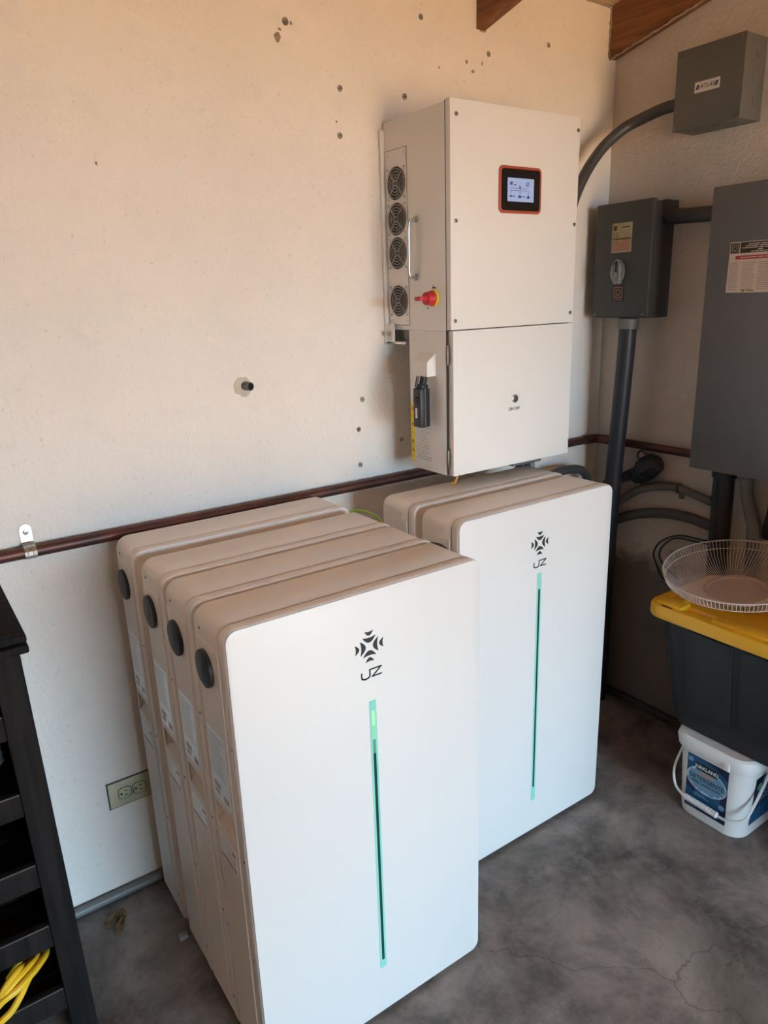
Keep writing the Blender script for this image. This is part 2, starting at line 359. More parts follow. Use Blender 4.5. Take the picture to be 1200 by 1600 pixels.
# ceiling: boards over sloping rafters
ceil = NB(); loft(ceil, [[Vector((x, 0.3, ZW+0.03-SL*0.3)), Vector((x, DY-0.5, ZW+0.03-SL*(DY-0.5))), Vector((x, DY-0.5, ZW+0.06-SL*(DY-0.5))), Vector((x, 0.3, ZW+0.06-SL*0.3))] for x in (XL-0.3, W+0.3)])
ceiling = struct('ceiling', ceil, RAFT, smooth=False)
nb = 0; y = 0.12
while y > DY-0.2:
    bb = NB(); y1 = y-0.136; zz = lambda q: ZW-SL*q
    loft(bb, [[Vector((x, y, zz(y))), Vector((x, y1, zz(y1))), Vector((x, y1, zz(y1)+0.029)), Vector((x, y, zz(y)+0.029))] for x in (XL-0.2, W+0.2)])
    obj('sheathing_board', bb, SHEATH, ceiling, smooth=False); y -= 0.14
for xr in (2.0075-0.0185-0.589*k for k in range(9)):
    bb = NB(); x0, x1 = xr-0.018, xr+0.018; ya, yb = 0.05, DY
    loft(bb, [[Vector((x, ya, ZW-0.152-SL*ya)), Vector((x, yb, ZW-0.152-SL*yb)), Vector((x, yb, ZW-SL*yb)), Vector((x, ya, ZW-SL*ya))] for x in (x0, x1)])
    bmesh.ops.bevel(bb, geom=bb.edges[:], offset=0.002, segments=1, affect='EDGES')
    obj('rafter', bb, RAFT, ceiling, smooth=False)
# rough plaster edge where the wall meets the rafters and the boards
b = NB(); R = random.Random(4)
def ragged(p0, p1, r, n):
    p0, p1 = Vector(p0), Vector(p1); pts = [p0.lerp(p1, k/n)+Vector((R.uniform(-1, 1), R.uniform(-1, 1), R.uniform(-1, 1)))*r*0.5 for k in range(n+1)]
    tube(b, pts, r, 6, rs=[r*R.uniform(0.5, 1.3) for _ in pts])
ragged((1.968, -0.002, 2.335), (1.968, -0.002, 2.49), 0.004, 14); ragged((1.972, -0.004, 2.329), (1.972, -0.62, 2.329+0.136), 0.0032, 46)
ragged((1.45, 0.0, 2.484), (1.968, 0.0, 2.484), 0.005, 36); ragged((1.395, -0.001, 2.33), (1.42, -0.001, 2.33), 0.003, 4); ragged((1.396, -0.001, 2.33), (1.396, -0.001, 2.48), 0.0025, 10)
struct('trim_1', b, mat('ragged_plaster_edge', (0.38, 0.30, 0.23), 0.95), 'ragged plaster edge along the rafters and top of the wall')
# grey base strips where the walls meet the floor
b = NB(); tube(b, [(XL, -0.014, 0.013), (1.995, -0.014, 0.013)], 0.0135, 12); struct('baseboard_back', b, PVCG, 'grey conduit lying along the foot of the back wall')
b = NB(); box(b, W-0.028, W+0.0, -2.6, -0.03, 0, 0.03, 0.006); struct('baseboard_right', b, mat('dark_curb', (0.07, 0.06, 0.055), 0.9, var=0.4, vscale=20), 'low dark curb at the foot of the right wall', smooth=False)

# ------------------------------------------------------------------ battery cabinets
BW, BD, BH = 0.580, 0.150, 1.061
def rprism(bm, x0, x1, z0, z1, r, y0, y1, bev=0.004, bev_back=None):
    f = FY(0.0); bb = bev if bev_back is None else bev_back; loops = []
    for yy, ins in ((y0, bev), (y0+bev*0.3, bev*0.3), (y0+bev, 0), (y1-bb, 0), (y1-bb*0.3, bb*0.3), (y1, bb)):
        loops.append([Vector((a, yy, c)) for a, c in rrect(x0+ins, x1-ins, z0+ins, z1-ins, max(r-ins, 0.002), 6)])
    return loft(bm, loops)
def crescent(bm, f, cx, cz, ang, dist, half, s_in, s_out):
    """lens whose both arcs bulge towards the centre of the emblem"""
    d = Vector((math.cos(ang), math.sin(ang))); t = Vector((-d.y, d.x)); c = Vector((cx, cz))+d*dist; P = []; n = 10
    for k in range(n+1):
        q = -1+2*k/n; P.append(c+t*half*q-d*s_in*(1-q*q))
    for k in range(1, n):
        q = 1-2*k/n; P.append(c+t*half*q-d*s_out*(1-q*q))
    prism(bm, f, [(p.x, p.y) for p in P], 0, 0.0006)
def logo(par, cx, cz):
    bm = NB(); f = FY(par_y[0])
    for k in range(4):
        a = PI/2*k
        crescent(bm, f, cx, cz, a, 0.0212, 0.0155, 0.0128, 0.0026); crescent(bm, f, cx, cz, a, 0.0330, 0.0102, 0.0098, 0.0018)
    obj('emblem', bm, INK, par, 'black emblem of eight crescents')
    bm = NB(); x0 = cx-0.0205; z0 = cz-0.0685; wd, hh = 0.046, 0.0185
    P = [(0.0, 0.80), (0.0, 0.35)]+[(0.21-0.21*math.cos(PI*k/8), 0.33-0.30*math.sin(PI*k/8)) for k in range(1, 8)]+[(0.42, 0.35), (0.42, 1.0), (1.0, 1.0), (0.55, 0.12), (1.0, 0.12)]
    stroke(bm, f, [(x0+a*wd, z0+c*hh) for a, c in P], 0.0031, 0.0006)
    obj('lettering', bm, INK, par, 'black UZ lettering')
par_y = [0.0]
def make_battery(kind):
    t = thing('battery_cabinet', 'x', 'battery', (0, 0, 0))
    bm = NB(); rprism(bm, 0, BW, 0.014, BH, 0.030, 0.0308, BD, 0.005); case = obj('case', bm, CASE, t)
    bm = NB(); rprism(bm, 0, BW, 0.014, BH, 0.026, 0.003, 0.0282, 0.0035, 0.0012); cover = obj('front_cover', bm, CASE, t)
    bm = NB(); rprism(bm, 0.0022, BW-0.0022, 0.0162, BH-0.0022, 0.026, 0.0272, 0.0318, 0.0005); obj('seam', bm, SEAMM, t)
    bm = NB(); box(bm, 0.03, BW-0.03, 0.025, BD-0.015, 0.0, 0.018, 0.002); obj('base', bm, BLACK, t)
    f = FX(0.0)                                            # left side: u = -y
    bm = NB(); box(bm, -0.0018, 0.002, 0.036, 0.1435, 0.045, 1.009, 0.0012, 1); side = obj('side_panel', bm, CASE, t)
    def cutter():
        cb = NB(); return loft(cb, [[Vector((-0.02, y, 0.650)), Vector((0.030, y, 0.650)), Vector((0.030, y, 0.628)), Vector((-0.02, y, 0.582))] for y in (0.045, 0.132)])
    boolean_cut(case, [cutter()]); boolean_cut(side, [cutter()])
    if kind == 'A':
        fs = FX(-0.0018)
        bm = NB(); disc(bm, fs, -0.099, 0.955, 0.037, 0, 0.008, 28, 0.0025); cap = obj('vent_cap', bm, DARK, t, 'round black cap')
        bm = NB(); rect(bm, FX(-0.0098), -0.105, -0.093, 0.930, 0.980, 0.0006); obj('cap_ridge', bm, DARK, cap)
        bm = NB(); rect(bm, fs, -0.131, -0.050, 0.668, 0.826, 0.0006); lab = obj('rating_label', bm, FOIL, t, 'pale rating label')
        bm = NB(); fl = FX(-0.0024); lines(bm, fl, -0.126, -0.055, 0.722, 0.818, 16, 0.14, 0.0003, 5); rect(bm, fl, -0.124, -0.092, 0.693, 0.704, 0.0003); rect(bm, fl, -0.124, -0.100, 0.678, 0.688, 0.0003); rect(bm, fl, -0.080, -0.056, 0.676, 0.690, 0.0003); obj('label_print', bm, PALEINK, lab)['kind'] = 'stuff'
        bm = NB(); rect(bm, fs, -0.128, -0.052, 0.520, 0.578, 0.0006); st = obj('warning_sticker', bm, PAPER, t, 'pale sticker below the recess')
        bm = NB(); rect(bm, fl, -0.128, -0.054, 0.5245, 0.5275, 0.0004); rect(bm, fl, -0.070, -0.054, 0.562, 0.566, 0.0004); obj('sticker_print', bm, REDINK, st)
        bm = NB(); disc(bm, f, -0.118, 1.028, 0.003, -0.001, 0.0012, 10); obj('corner_screw', bm, DKSTEEL, t)
    else:
        bm = NB()
        for a0, a1, z0, z1 in ((0.058, 0.132, 1.0185, 1.0215), (0.058, 0.132, 1.031, 1.034), (0.058, 0.062, 1.0185, 1.034), (0.128, 0.132, 1.0185, 1.034)): box(bm, -0.0014, 0.002, a0, a1, z0, z1, 0.0007, 1)
        obj('embossed_grip', bm, CASE, t)
    for z in (0.10, 0.343, 0.58, 0.825):
        bm = NB(); disc(bm, f, -0.0145, z, 0.0028, -0.001, 0.001, 8); obj('screw', bm, DKSTEEL, t)
        bm = NB(); disc(bm, f, -0.147+0.0, z-0.02, 0.0022, -0.001, 0.001, 8); obj('screw', bm, DKSTEEL, t)
    return t
batA = make_battery('A'); batB = make_battery('B')
specs = [
 (batA, 0.1590, -0.742, 'front white battery cabinet of the left row, its indicator strip partly lit green', True),
 (None, 0.1590, -0.585, 'second cabinet of the left row, directly behind the front one, with clean white side label', False),
 (None, 0.1590, -0.424, 'third cabinet of the left row, before the gap to the last one', False),
 (None, 0.1590, -0.224, 'rearmost cabinet of the left row, nearest the wall outlet', False),
 (batB, 0.8610, -0.5275, 'front battery cabinet of the right pair, dark unlit strip, beneath the inverter', True),
 (None, 0.8610, -0.3485, 'rear cabinet of the right pair, against the wall below the inverter', False)]
bats = []
for proto, x, yf, lab, front in specs:
    t = proto if proto else copy_tree(batA if x < 0.5 else batB)
    t.location = (x, yf, 0); ORG[t.name] = Vector((x, yf, 0)); t['label'] = lab
    t['group'] = 'battery cabinets standing in two rows'; bats.append(t)
for t, gx, lit in ((bats[0], 0.2925, True), (bats[4], 0.2865, False)):
    ox, oy = t.location.x, t.location.y
    bm = NB(); rprism(bm, ox+0.0015, ox+BW-0.0015, 0.0155, BH-0.0015, 0.0235, oy-0.0005, oy+0.0032, 0.0022, 0.0003); obj('front_panel', bm, FRONT, t, 'white front panel')
    par_y[0] = oy-0.0005; logo(t, ox+gx-0.002, 0.945)
    f = FY(oy-0.0005); cx = ox+gx
    z0, z1 = (0.1436, 0.8255) if lit else (0.1236, 0.8585)
    bm = NB(); prism(bm, f, rrect(cx-0.0083, cx+0.0083, z0, z1, 0.0006, 2), 0, 0.0008); strip = obj('indicator_strip', bm, TEAL, t, 'teal film strip around the indicator slot')
    f2 = FY(oy-0.0013); a0, a1 = (z0+0.022, z1-0.023) if lit else (z0+0.047, z1-0.047)
    zl = a1-0.098
    bm = NB(); prism(bm, f2, rrect(cx-0.0033, cx+0.0033, a0, zl if lit else a1, 0.003, 4), 0, 0.0004); obj('indicator_slot', bm, SLOT, strip, 'dark indicator slot')
    if lit:
        for k, m in enumerate((GLOW, GLOW2, GLOW3)):                # the light fades down the slot
            q1, q0 = a1-k*0.033, a1-(k+1)*0.033 if k < 2 else zl
            bm = NB(); prism(bm, f2, [(cx-0.0033, q0), (cx+0.0033, q0), (cx+0.0033, q1), (cx-0.0033, q1)], 0, 0.0004); obj('indicator_glow', bm, m, strip, 'lit green end of the indicator')

# ------------------------------------------------------------------ inverter
IX0, IX1, IF, IZ0, IZD, IZ1 = 1.0353, 1.5103, -0.2926, 1.1036, 1.503, 2.0574
inv = thing('inverter', 'tall white wall-mounted inverter with small screen and side fans', 'inverter', (1.2728, 0.0, 1.1036))
b = NB(); box(b, IX0, IX1, -0.272, -0.008, IZD-0.001, IZ1-0.004, 0.002); upper = obj('upper_case', b, INVC, inv)
b = NB(); box(b, IX0, IX1, -0.270, -0.1057, IZ0, IZD-0.001, 0.002); lower = obj('lower_case', b, INVC, inv)
b = NB(); box(b, IX0-0.013, IX1+0.010, -0.010, 0.0, 1.462, 2.034, 0.0015); box(b, IX0-0.0115, IX0+0.006, -0.085, -0.004, 1.462, 1.468, 0.001); box(b, IX0-0.0115, IX0-0.0095, -0.05, -0.004, 1.462, 1.52, 0.0005)
br = obj('wall_bracket', b, INVC, inv)
b = NB(); box(b, IX0+0.01, IX1-0.01, -0.10, -0.012, 1.470, 1.502, 0.001); obj('heat_sink', b, DKSTEEL, inv, 'dark heat sink end')
b = NB(); cyl(b, (IX0-0.020, -0.022, 1.490), (IX0-0.006, -0.022, 1.490), 0.0075, seg=6); cyl(b, (IX0-0.024, -0.022, 1.490), (IX0-0.006, -0.022, 1.490), 0.004, seg=10); obj('bracket_bolt', b, STEEL, br)
b = NB(); box(b, IX0+0.001, IX1-0.001, -0.2735, -0.2705, IZ0+0.002, IZ1-0.002, 0.0005, 1); obj('gasket', b, SEAMM, inv, 'dark gasket behind the covers')
b = NB(); box(b, IX0+0.001, IX1, IF, -0.2735, IZD+0.0012, IZ1, 0.002); cov = obj('upper_cover', b, INVC, inv)
for x, z in ((1.056, 2.0225), (1.5012, 2.0235), (1.0537, 1.7761), (1.4992, 1.7779), (1.050, 1.5276), (1.4964, 1.5322)):
    b = NB(); disc(b, FY(IF), x, z, 0.0052, -0.001, 0.0022, 14, 0.001); s_ = obj('cover_screw', b, DKSTEEL, cov)
b = NB(); box(b, IX0+0.006, IX1-0.001, IF-0.002, -0.2735, IZ0, IZD-0.0012, 0.002); door = obj('lower_door', b, INVC, inv)
for z0, z1 in ((1.412, 1.4653), (1.1252, 1.1784)):
    b = NB(); box(b, IX0-0.002, IX0+0.005, -0.2805, -0.2755, z0, z1, 0.001); obj('hinge', b, DKSTEEL, inv)
f = FY(IF-0.002)
b = NB(); disc(b, f, 1.2725, 1.2995, 0.0120, -0.001, 0.003, 24, 0.001); bt = obj('power_button', b, STEEL, inv, 'round steel push button')
b = NB(); disc(b, f, 1.2725, 1.2995, 0.0092, 0.003, 0.0042, 20, 0.0008); obj('button_centre', b, DKSTEEL, bt)
b = NB(); text(b, f, 'ON OFF', 1.271, 1.2702, 0.0125, 0.0006, bold=0.012); obj('button_print', b, INK, bt, 'ON OFF print')
# display
f = FY(IF)
b = NB(); prism(b, f, rrect(1.2010, 1.3578, 1.7995, 1.9165, 0.0135, 6), -0.001, 0.0035, 0.0012); bz = obj('display_bezel', b, BEZEL, inv, 'orange-red display surround')
b = NB(); prism(b, f, rrect(1.2085, 1.3503, 1.8065, 1.9095, 0.009, 6), 0.0035, 0.0045); obj('display_glass', b, mat('black_glass', (0.004, 0.004, 0.005), 0.12), bz, 'black glass around the screen')
f = FY(IF-0.0045)
b = NB(); rect(b, f, 1.2293, 1.3270, 1.8290, 1.8872, 0.0006); sc_ = obj('screen', b, SCREEN, bz, 'lit blue-white screen')
f = FY(IF-0.0051); b = NB()
for k in range(3):
    for j in range(2): rect(b, f, 1.2375+k*0.0032+j*0.0012, 1.2402+k*0.0032+j*0.0012, 1.8700+j*0.0042, 1.8736+j*0.0042, 0.0003)
stroke(b, f, [(1.297, 1.868), (1.299, 1.8775), (1.301, 1.868)], 0.0012, 0.0003); stroke(b, f, [(1.304, 1.868), (1.304, 1.878), (1.3075, 1.878), (1.3075, 1.868)], 0.0012, 0.0003)
disc(b, f, 1.2745, 1.8655, 0.0026, 0, 0.0003, 10)
for P in ([(1.241, 1.862), (1.306, 1.862)], [(1.241, 1.8565), (1.306, 1.8565)], [(1.241, 1.8565), (1.241, 1.846)], [(1.306, 1.8565), (1.306, 1.846)], [(1.2745, 1.8655), (1.2745, 1.846)]): stroke(b, f, P, 0.0009, 0.0003)
rect(b, f, 1.2375, 1.2465, 1.840, 1.8435, 0.0003); rect(b, f, 1.2695, 1.2735, 1.838, 1.845, 0.0003); rect(b, f, 1.2745, 1.2800, 1.8385, 1.844, 0.0003); prism(b, f, [(1.3015, 1.838), (1.3105, 1.838), (1.3105, 1.842), (1.306, 1.846), (1.3015, 1.842)], 0, 0.0003)
lines(b, f, 1.252, 1.262, 1.868, 1.872, 1, 0.6, 0.0003, 3); lines(b, f, 1.250, 1.258, 1.840, 1.844, 1, 0.6, 0.0003, 4); lines(b, f, 1.285, 1.293, 1.840, 1.844, 1, 0.6, 0.0003, 5)
obj('screen_icons', b, SCRINK, sc_, 'dark flow diagram with small icons')
# fan panel on the left side
f = FX(IX0)
b = NB(); rect(b, f, 0.0165, 0.1105, 1.5165, 1.9780, 0.0014, -0.002); fp = obj('fan_panel', b, INVC, inv)
b = NB()
for q in ((0.0150, 0.0165, 1.515, 1.9795), (0.1105, 0.112, 1.515, 1.9795), (0.015, 0.112, 1.515, 1.5165), (0.015, 0.112, 1.978, 1.9795)): rect(b, f, *q, 0.0006, -0.001)
obj('panel_seam', b, SEAMM, inv)
f1 = FX(IX0-0.0014)
for z in (1.8930, 1.8014, 1.7115, 1.5825):
    uc = 0.0635
    b = NB(); disc(b, f1, uc, z, 0.0425, -0.001, 0.0005, 32); fan = obj('fan', b, mat('fan_void', (0.006, 0.006, 0.006), 0.6) if 'fan_void' not in MATS else MATS['fan_void'], inv, 'round black fan opening')
    b = NB(); disc(b, f1, uc, z, 0.014, 0.0005, 0.0018, 20)
    for k in range(7):
        a = 2*PI*k/7; P = [(0.013, -0.1), (0.040, 0.12), (0.040, 0.62), (0.013, 0.45)]
        prism(b, f1, [(uc+r*math.cos(a+q), z+r*math.sin(a+q)) for r, q in P], 0.0005, 0.0012)
    obj('fan_rotor', b, BLACK, fan)
    b = NB()
    for r in (0.0075, 0.0150, 0.0225, 0.0300, 0.0375, 0.0430): tube(b, [f1.p(uc+r*math.cos(2*PI*k/32), z+r*math.sin(2*PI*k/32), 0.0032) for k in range(32)], 0.0007, 5, True)
    for k in range(4):
        a = PI/4+PI/2*k; tube(b, [f1.p(uc+r*math.cos(a), z+r*math.sin(a), 0.0026) for r in (0.004, 0.054)], 0.0008, 5)
        disc(b, f1, uc+0.054*math.cos(a), z+0.054*math.sin(a), 0.0030, 0, 0.0034, 10)
    obj('fan_guard', b, STEEL, inv, 'wire fan guard')
for u, z in ((0.026, 1.966), (0.101, 1.966), (0.024, 1.528), (0.101, 1.528)):
    b = NB(); disc(b, f1, u, z, 0.0026, -0.0005, 0.0012, 10); obj('panel_screw', b, STEEL, fp)
# handle, switch
b = NB(); xo = 1.0105
P = [(IX0, -0.1495, 1.7935), (1.022, -0.1495, 1.7935)]+[(1.0225-0.012*math.sin(a), -0.1490, 1.7815+0.012*math.cos(a)) for a in (0.3, 0.8, 1.2)]+[(xo, -0.148, 1.772), (xo, -0.1455, 1.666)]+[(1.0225-0.012*math.cos(a), -0.1450, 1.6565-0.012*math.sin(a)) for a in (0.3, 0.8, 1.2)]+[(1.022, -0.1445, 1.6445), (IX0, -0.1445, 1.6445)]
tube(b, P, 0.0046, 12); hd = obj('handle', b, STEEL, inv, 'polished steel handle')
for y, z in ((-0.1495, 1.7935), (-0.1445, 1.6445)):
    b = NB(); cyl(b, (IX0+0.001, y, z), (IX0-0.009, y, z), 0.0088, seg=20, bev=0.001); obj('handle_foot', b, STEEL, hd)
b = NB(); cyl(b, (IX0+0.001, -0.222, 1.5872), (IX0-0.007, -0.222, 1.5872), 0.0225, seg=32, bev=0.001); sw = obj('rotary_switch', b, YELLAB, inv, 'yellow disc of the rotary switch')
b = NB(); cyl(b, (IX0-0.007, -0.222, 1.5872), (IX0-0.030, -0.222, 1.5872), 0.0200, 0.0170, seg=24, bev=0.002); box(b, 0.979, IX0-0.026, -0.236, -0.208, 1.5815, 1.5930, 0.003); obj('switch_knob', b, RED, sw, 'red switch knob')
b = NB(); lines(b, FX(IX0), 0.214, 0.232, 1.611, 1.617, 1, 0.6, 0.0005, 2); rect(b, FX(IX0), 0.2195, 0.2215, 1.616, 1.622, 0.0005); rect(b, FX(IX0), 0.192, 0.199, 1.560, 1.563, 0.0005); obj('switch_print', b, INK, sw)['kind'] = 'stuff'
# hood and dongle
b = NB(); x1 = IX0; xo = 1.0036
loft(b, [[Vector((x1, y, 1.4430)), Vector((xo, y, 1.4190)), Vector((xo, y, 1.3800)), Vector((x1, y, 1.3800))] for y in (-0.228, -0.158)])
bmesh.ops.bevel(b, geom=b.edges[:], offset=0.001, segments=1, affect='EDGES'); obj('connector_hood', b, INVC, inv, 'white sloped hood over the connector')
b = NB(); box(b, 0.983, 1.0165, -0.223, -0.188, 1.2400, 1.3480, 0.003); box(b, 0.990, 1.012, -0.2225, -0.1885, 1.347, 1.359, 0.003); cyl(b, (1.006, -0.203, 1.355), (1.014, -0.200, 1.3805), 0.0105, seg=18)
cyl(b, (0.988, -0.196, 1.352), (0.996, -0.196, 1.381), 0.004, seg=8); cyl(b, (1.0, -0.219, 1.245), (1.0, -0.219, 1.350), 0.0065, seg=12)
dg_ = obj('data_logger', b, BLACK, inv, 'black plug-in data logger')
b = NB(); cyl(b, (0.984, -0.206, 1.318), (0.976, -0.206, 1.318), 0.0085, seg=18, bev=0.001); obj('logger_button', b, BLACK, dg_)
b = NB(); rect(b, FX(0.983), 0.1985, 0.207, 1.266, 1.294, 0.0005); obj('logger_label', b, PAPER, dg_, 'small pale label')
# warning label
f = FX(IX0)
b = NB(); rect(b, f, 0.1068, 0.1265, 1.1222, 1.2930, 0.0005); wl = obj('warning_stripe', b, YELLAB, inv, 'yellow warning stripe')
b = NB(); f1 = FX(IX0-0.0005)
for z in (1.279, 1.234, 1.183, 1.156):
    c_ = 0.1167; stroke(b, f1, [(c_-0.005, z-0.004), (c_+0.005, z-0.004), (c_, z+0.005), (c_-0.005, z-0.004)], 0.001, 0.0003); rect(b, f1, c_-0.0006, c_+0.0006, z-0.002, z+0.002, 0.0003)
for z in (1.257, 1.208, 1.137): rect(b, f1, 0.1085, 0.125, z, z+0.0006, 0.0003)
obj('warning_symbols', b, INK, wl)['kind'] = 'stuff'
b = NB(); rect(b, f, 0.1265, 0.2055, 1.1300, 1.2930, 0.0004); tl = obj('text_label', b, mat('clear_label_film', (0.74, 0.715, 0.68), 0.4), inv, 'pale label with small text')
b = NB(); f1 = FX(IX0-0.0004); lines(b, f1, 0.130, 0.203, 1.133, 1.291, 24, 0.26, 0.0003, 9); obj('label_text', b, GREYINK, tl)
# glands and bolts below
for x, m in ((1.252, STEEL), (1.276, STEEL)):
    b = NB(); cyl(b, (x, -0.19, IZ0+0.001), (x, -0.19, IZ0-0.022), 0.008, seg=6); cyl(b, (x, -0.19, IZ0-0.02), (x, -0.19, IZ0-0.030), 0.0045, seg=12); obj('cable_gland', b, m, inv)
b = NB(); box(b, 1.36, 1.488, -0.205, -0.135, 1.066, IZ0+0.001, 0.004); obj('conduit_hub', b, PVCG, inv, 'grey conduit hub under the case')
# thin orange wire hanging below the inverter
b = NB(); tube(b, spline([(1.110, -0.235, 1.112), (1.104, -0.235, 1.085), (1.095, -0.232, 1.064), (1.088, -0.226, 1.0655)], 5), 0.004, 8)
obj('orange_wire', b, ORWIRE, inv, 'short orange wire')

# ------------------------------------------------------------------ wall pieces
bx = W-0.03
b = NB(); P = [(XL+0.05, -0.022, 1.0507), (1.93, -0.022, 1.0507)]+[(1.955+0.025*math.sin(a), -0.047+0.025*math.cos(a), 1.0507) for a in (0.3, 0.7, 1.1, 1.4)]+[(1.981, -0.08, 1.0507), (1.981, -1.6, 1.0507)]
P[-1] = (1.981, -1.44, 1.0507); tube(b, P, 0.0145, 14); cp = tag(obj('copper_pipe', b, COPPER, org=(0, -0.022, 1.05)), 'brown copper pipe running along the back wall and round the corner', 'pipe')
b = NB(); tube(b, [(1.915, -0.022, 1.0507), (1.94, -0.022, 1.0507)]+[(1.955+0.025*math.sin(a), -0.047+0.025*math.cos(a), 1.0507) for a in (0.3, 0.7, 1.1, 1.4)]+[(1.981, -0.065, 1.0507), (1.981, -0.09, 1.0507)], 0.0172, 14); obj('elbow', b, COPPER, cp)
st = thing('pipe_strap', 'shiny zinc strap holding the copper pipe at the left', 'strap', (-0.0205, 0, 1.05))
b = NB(); x0, x1 = -0.034, -0.008; P = []
for k in range(9):
    a = math.radians(-30+240*k/8-0); P.append((-0.022-0.0168*math.sin(a), 1.0507-0.0168*math.cos(a)))
arc = [(-0.004, 1.028)]+[(-0.022-0.0165*math.sin(math.radians(q)), 1.0507-0.0165*math.cos(math.radians(q))) for q in (-30, 0, 35, 70, 105, 140, 170)]+[(-0.010, 1.0685), (-0.004, 1.071), (-0.003, 1.102)]
for (ya, za), (yb, zb) in zip(arc, arc[1:]): loft(b, [[Vector((x, ya, za)), Vector((x, yb, zb)), Vector((x, yb+0.0015, zb+0.0008)), Vector((x, ya+0.0015, za+0.0008))] for x in (x0, x1)])
for xr in (x0+0.007, x1-0.007): tube(b, [(xr, y-0.0012, z) for y, z in arc[1:8]], 0.0016, 6)
disc(b, FY(-0.0018), (x0+x1)/2, 1.100, 0.013, -0.0, 0.0015, 20)
obj('strap_band', b, ZINC, st)
b = NB(); disc(b, FY(-0.0033), (x0+x1)/2, 1.0935, 0.0062, 0, 0.0028, 16, 0.001); scw = obj('strap_screw', b, ZINC, st)
b = NB(); f = FY(-0.0061); rect(b, f, -0.0255, -0.0165, 1.0928, 1.0942, 0.0003); rect(b, f, -0.0217, -0.0203, 1.089, 1.098, 0.0003); obj('screw_slot', b, INK, scw)
# abandoned pipe stub
ps = thing('pipe_stub', 'short dark open pipe stub poking from a patched hole in the wall', 'pipe', (0.5684, 0, 1.379))
b = NB(); R = random.Random(3); prism(b, FY(0.0), [(0.5584+0.026*R.uniform(0.8, 1.15)*math.cos(2*PI*k/18), 1.378+0.026*R.uniform(0.85, 1.15)*math.sin(2*PI*k/18)) for k in range(18)], -0.002, 0.0025, 0.002); obj('plaster_patch', b, PATCH, ps, 'yellowed round plaster patch')
b = NB(); n = 18; ax = Vector((0.006, -0.030, 0.0)); c0 = Vector((0.5624, 0.004, 1.3795)); u, v = frame(ax)
ring = lambda c, r: [c+(u*math.cos(2*PI*k/n)+v*math.sin(2*PI*k/n))*r for k in range(n)]
loft(b, [ring(c0, 0.0115), ring(c0+ax, 0.0115), ring(c0+ax, 0.0092), ring(c0-ax*0.5, 0.0092)]); obj('pipe_end', b, mat('old_pipe', (0.13, 0.12, 0.11), 0.5), ps)
b = NB(); cyl(b, c0+ax*0.45, c0+ax*0.5, 0.0093, seg=18); obj('bore', b, INK, ps)
# wall anchors
for x, z, lab in ((0.9051, 2.125, 'upper grey screw anchor left of the inverter top'), (0.8984, 2.0117, 'second grey screw anchor down, left of the inverter top'), (1.1164, 2.1282, 'grey screw anchor just above the inverter'), (0.935, 1.3048, 'grey screw anchor left of the black data logger'), (0.9184, 1.1082, 'grey screw anchor just above the copper pipe')):
    a_ = thing('wall_anchor', lab, 'screw anchor', (x, 0, z), 'screw anchors in the back wall')
    b = NB(); n = 14; loft(b, [[Vector((x+r*math.cos(2*PI*k/n), y, z+r*1.05*math.sin(2*PI*k/n))) for k in range(n)] for r, y in ((0.0078, 0.001), (0.0075, -0.0016), (0.0052, -0.0020), (0.0045, 0.0005))]); obj('anchor_collar', b, mat('anchor_plastic', (0.27, 0.21, 0.15), 0.7) if 'anchor_plastic' not in MATS else MATS['anchor_plastic'], a_)
    b = NB(); cyl(b, (x, 0.0, z), (x, -0.0014, z), 0.0036, seg=12); obj('anchor_screw', b, DKSTEEL, a_)
# outlet
ou = thing('wall_outlet', 'ivory double outlet lying sideways beside the rearmost left cabinet', 'outlet', (0.1247, 0, 0.316))
f = FY(0.0); b = NB(); prism(b, f, [(0.0627, 0.2775), (0.1867, 0.2775), (0.1867, 0.3545), (0.0627, 0.3545)], -0.001, 0.006, 0.003); pl = obj('cover_plate', b, IVORY, ou)
b = NB(); box(b, 0.0600, 0.1890, -0.002, 0.001, 0.2750, 0.3570); obj('plate_gap', b, SEAMM, ou)
f = FY(-0.006)
for cx in (0.1050, 0.1445):
    zc = 0.316
    b = NB(); prism(b, f, [(cx-0.0165, zc-0.0115), (cx-0.008, zc-0.0165), (cx+0.008, zc-0.0165), (cx+0.0165, zc-0.0115), (cx+0.0165, zc+0.0115), (cx+0.008, zc+0.0165), (cx-0.008, zc+0.0165), (cx-0.0165, zc+0.0115)], -0.001, 0.0014, 0.0006); rc = obj('receptacle', b, IVORY, ou)
    q = NB(); prism(q, f, [(cx+a*1.09, zc+c*1.09) for a, c in ((-0.0165, -0.0115), (-0.008, -0.0165), (0.008, -0.0165), (0.0165, -0.0115), (0.0165, 0.0115), (0.008, 0.0165), (-0.008, 0.0165), (-0.0165, 0.0115))], -0.001, 0.0004); obj('receptacle_gap', q, INK, rc)
    b = NB(); f2 = FY(-0.0074); rect(b, f2, cx-0.001, cx+0.007, zc+0.0055, zc+0.0078, 0.0003); rect(b, f2, cx-0.001, cx+0.006, zc-0.0078, zc-0.0055, 0.0003); prism(b, f2, [(cx-0.0125, zc-0.003), (cx-0.008, zc-0.003), (cx-0.0065, zc), (cx-0.008, zc+0.003), (cx-0.0125, zc+0.003)], 0, 0.0003)
    obj('slots', b, INK, rc)
b = NB(); disc(b, f, 0.1247, 0.316, 0.003, 0, 0.0012, 12); obj('plate_screw', b, STEEL, ou)

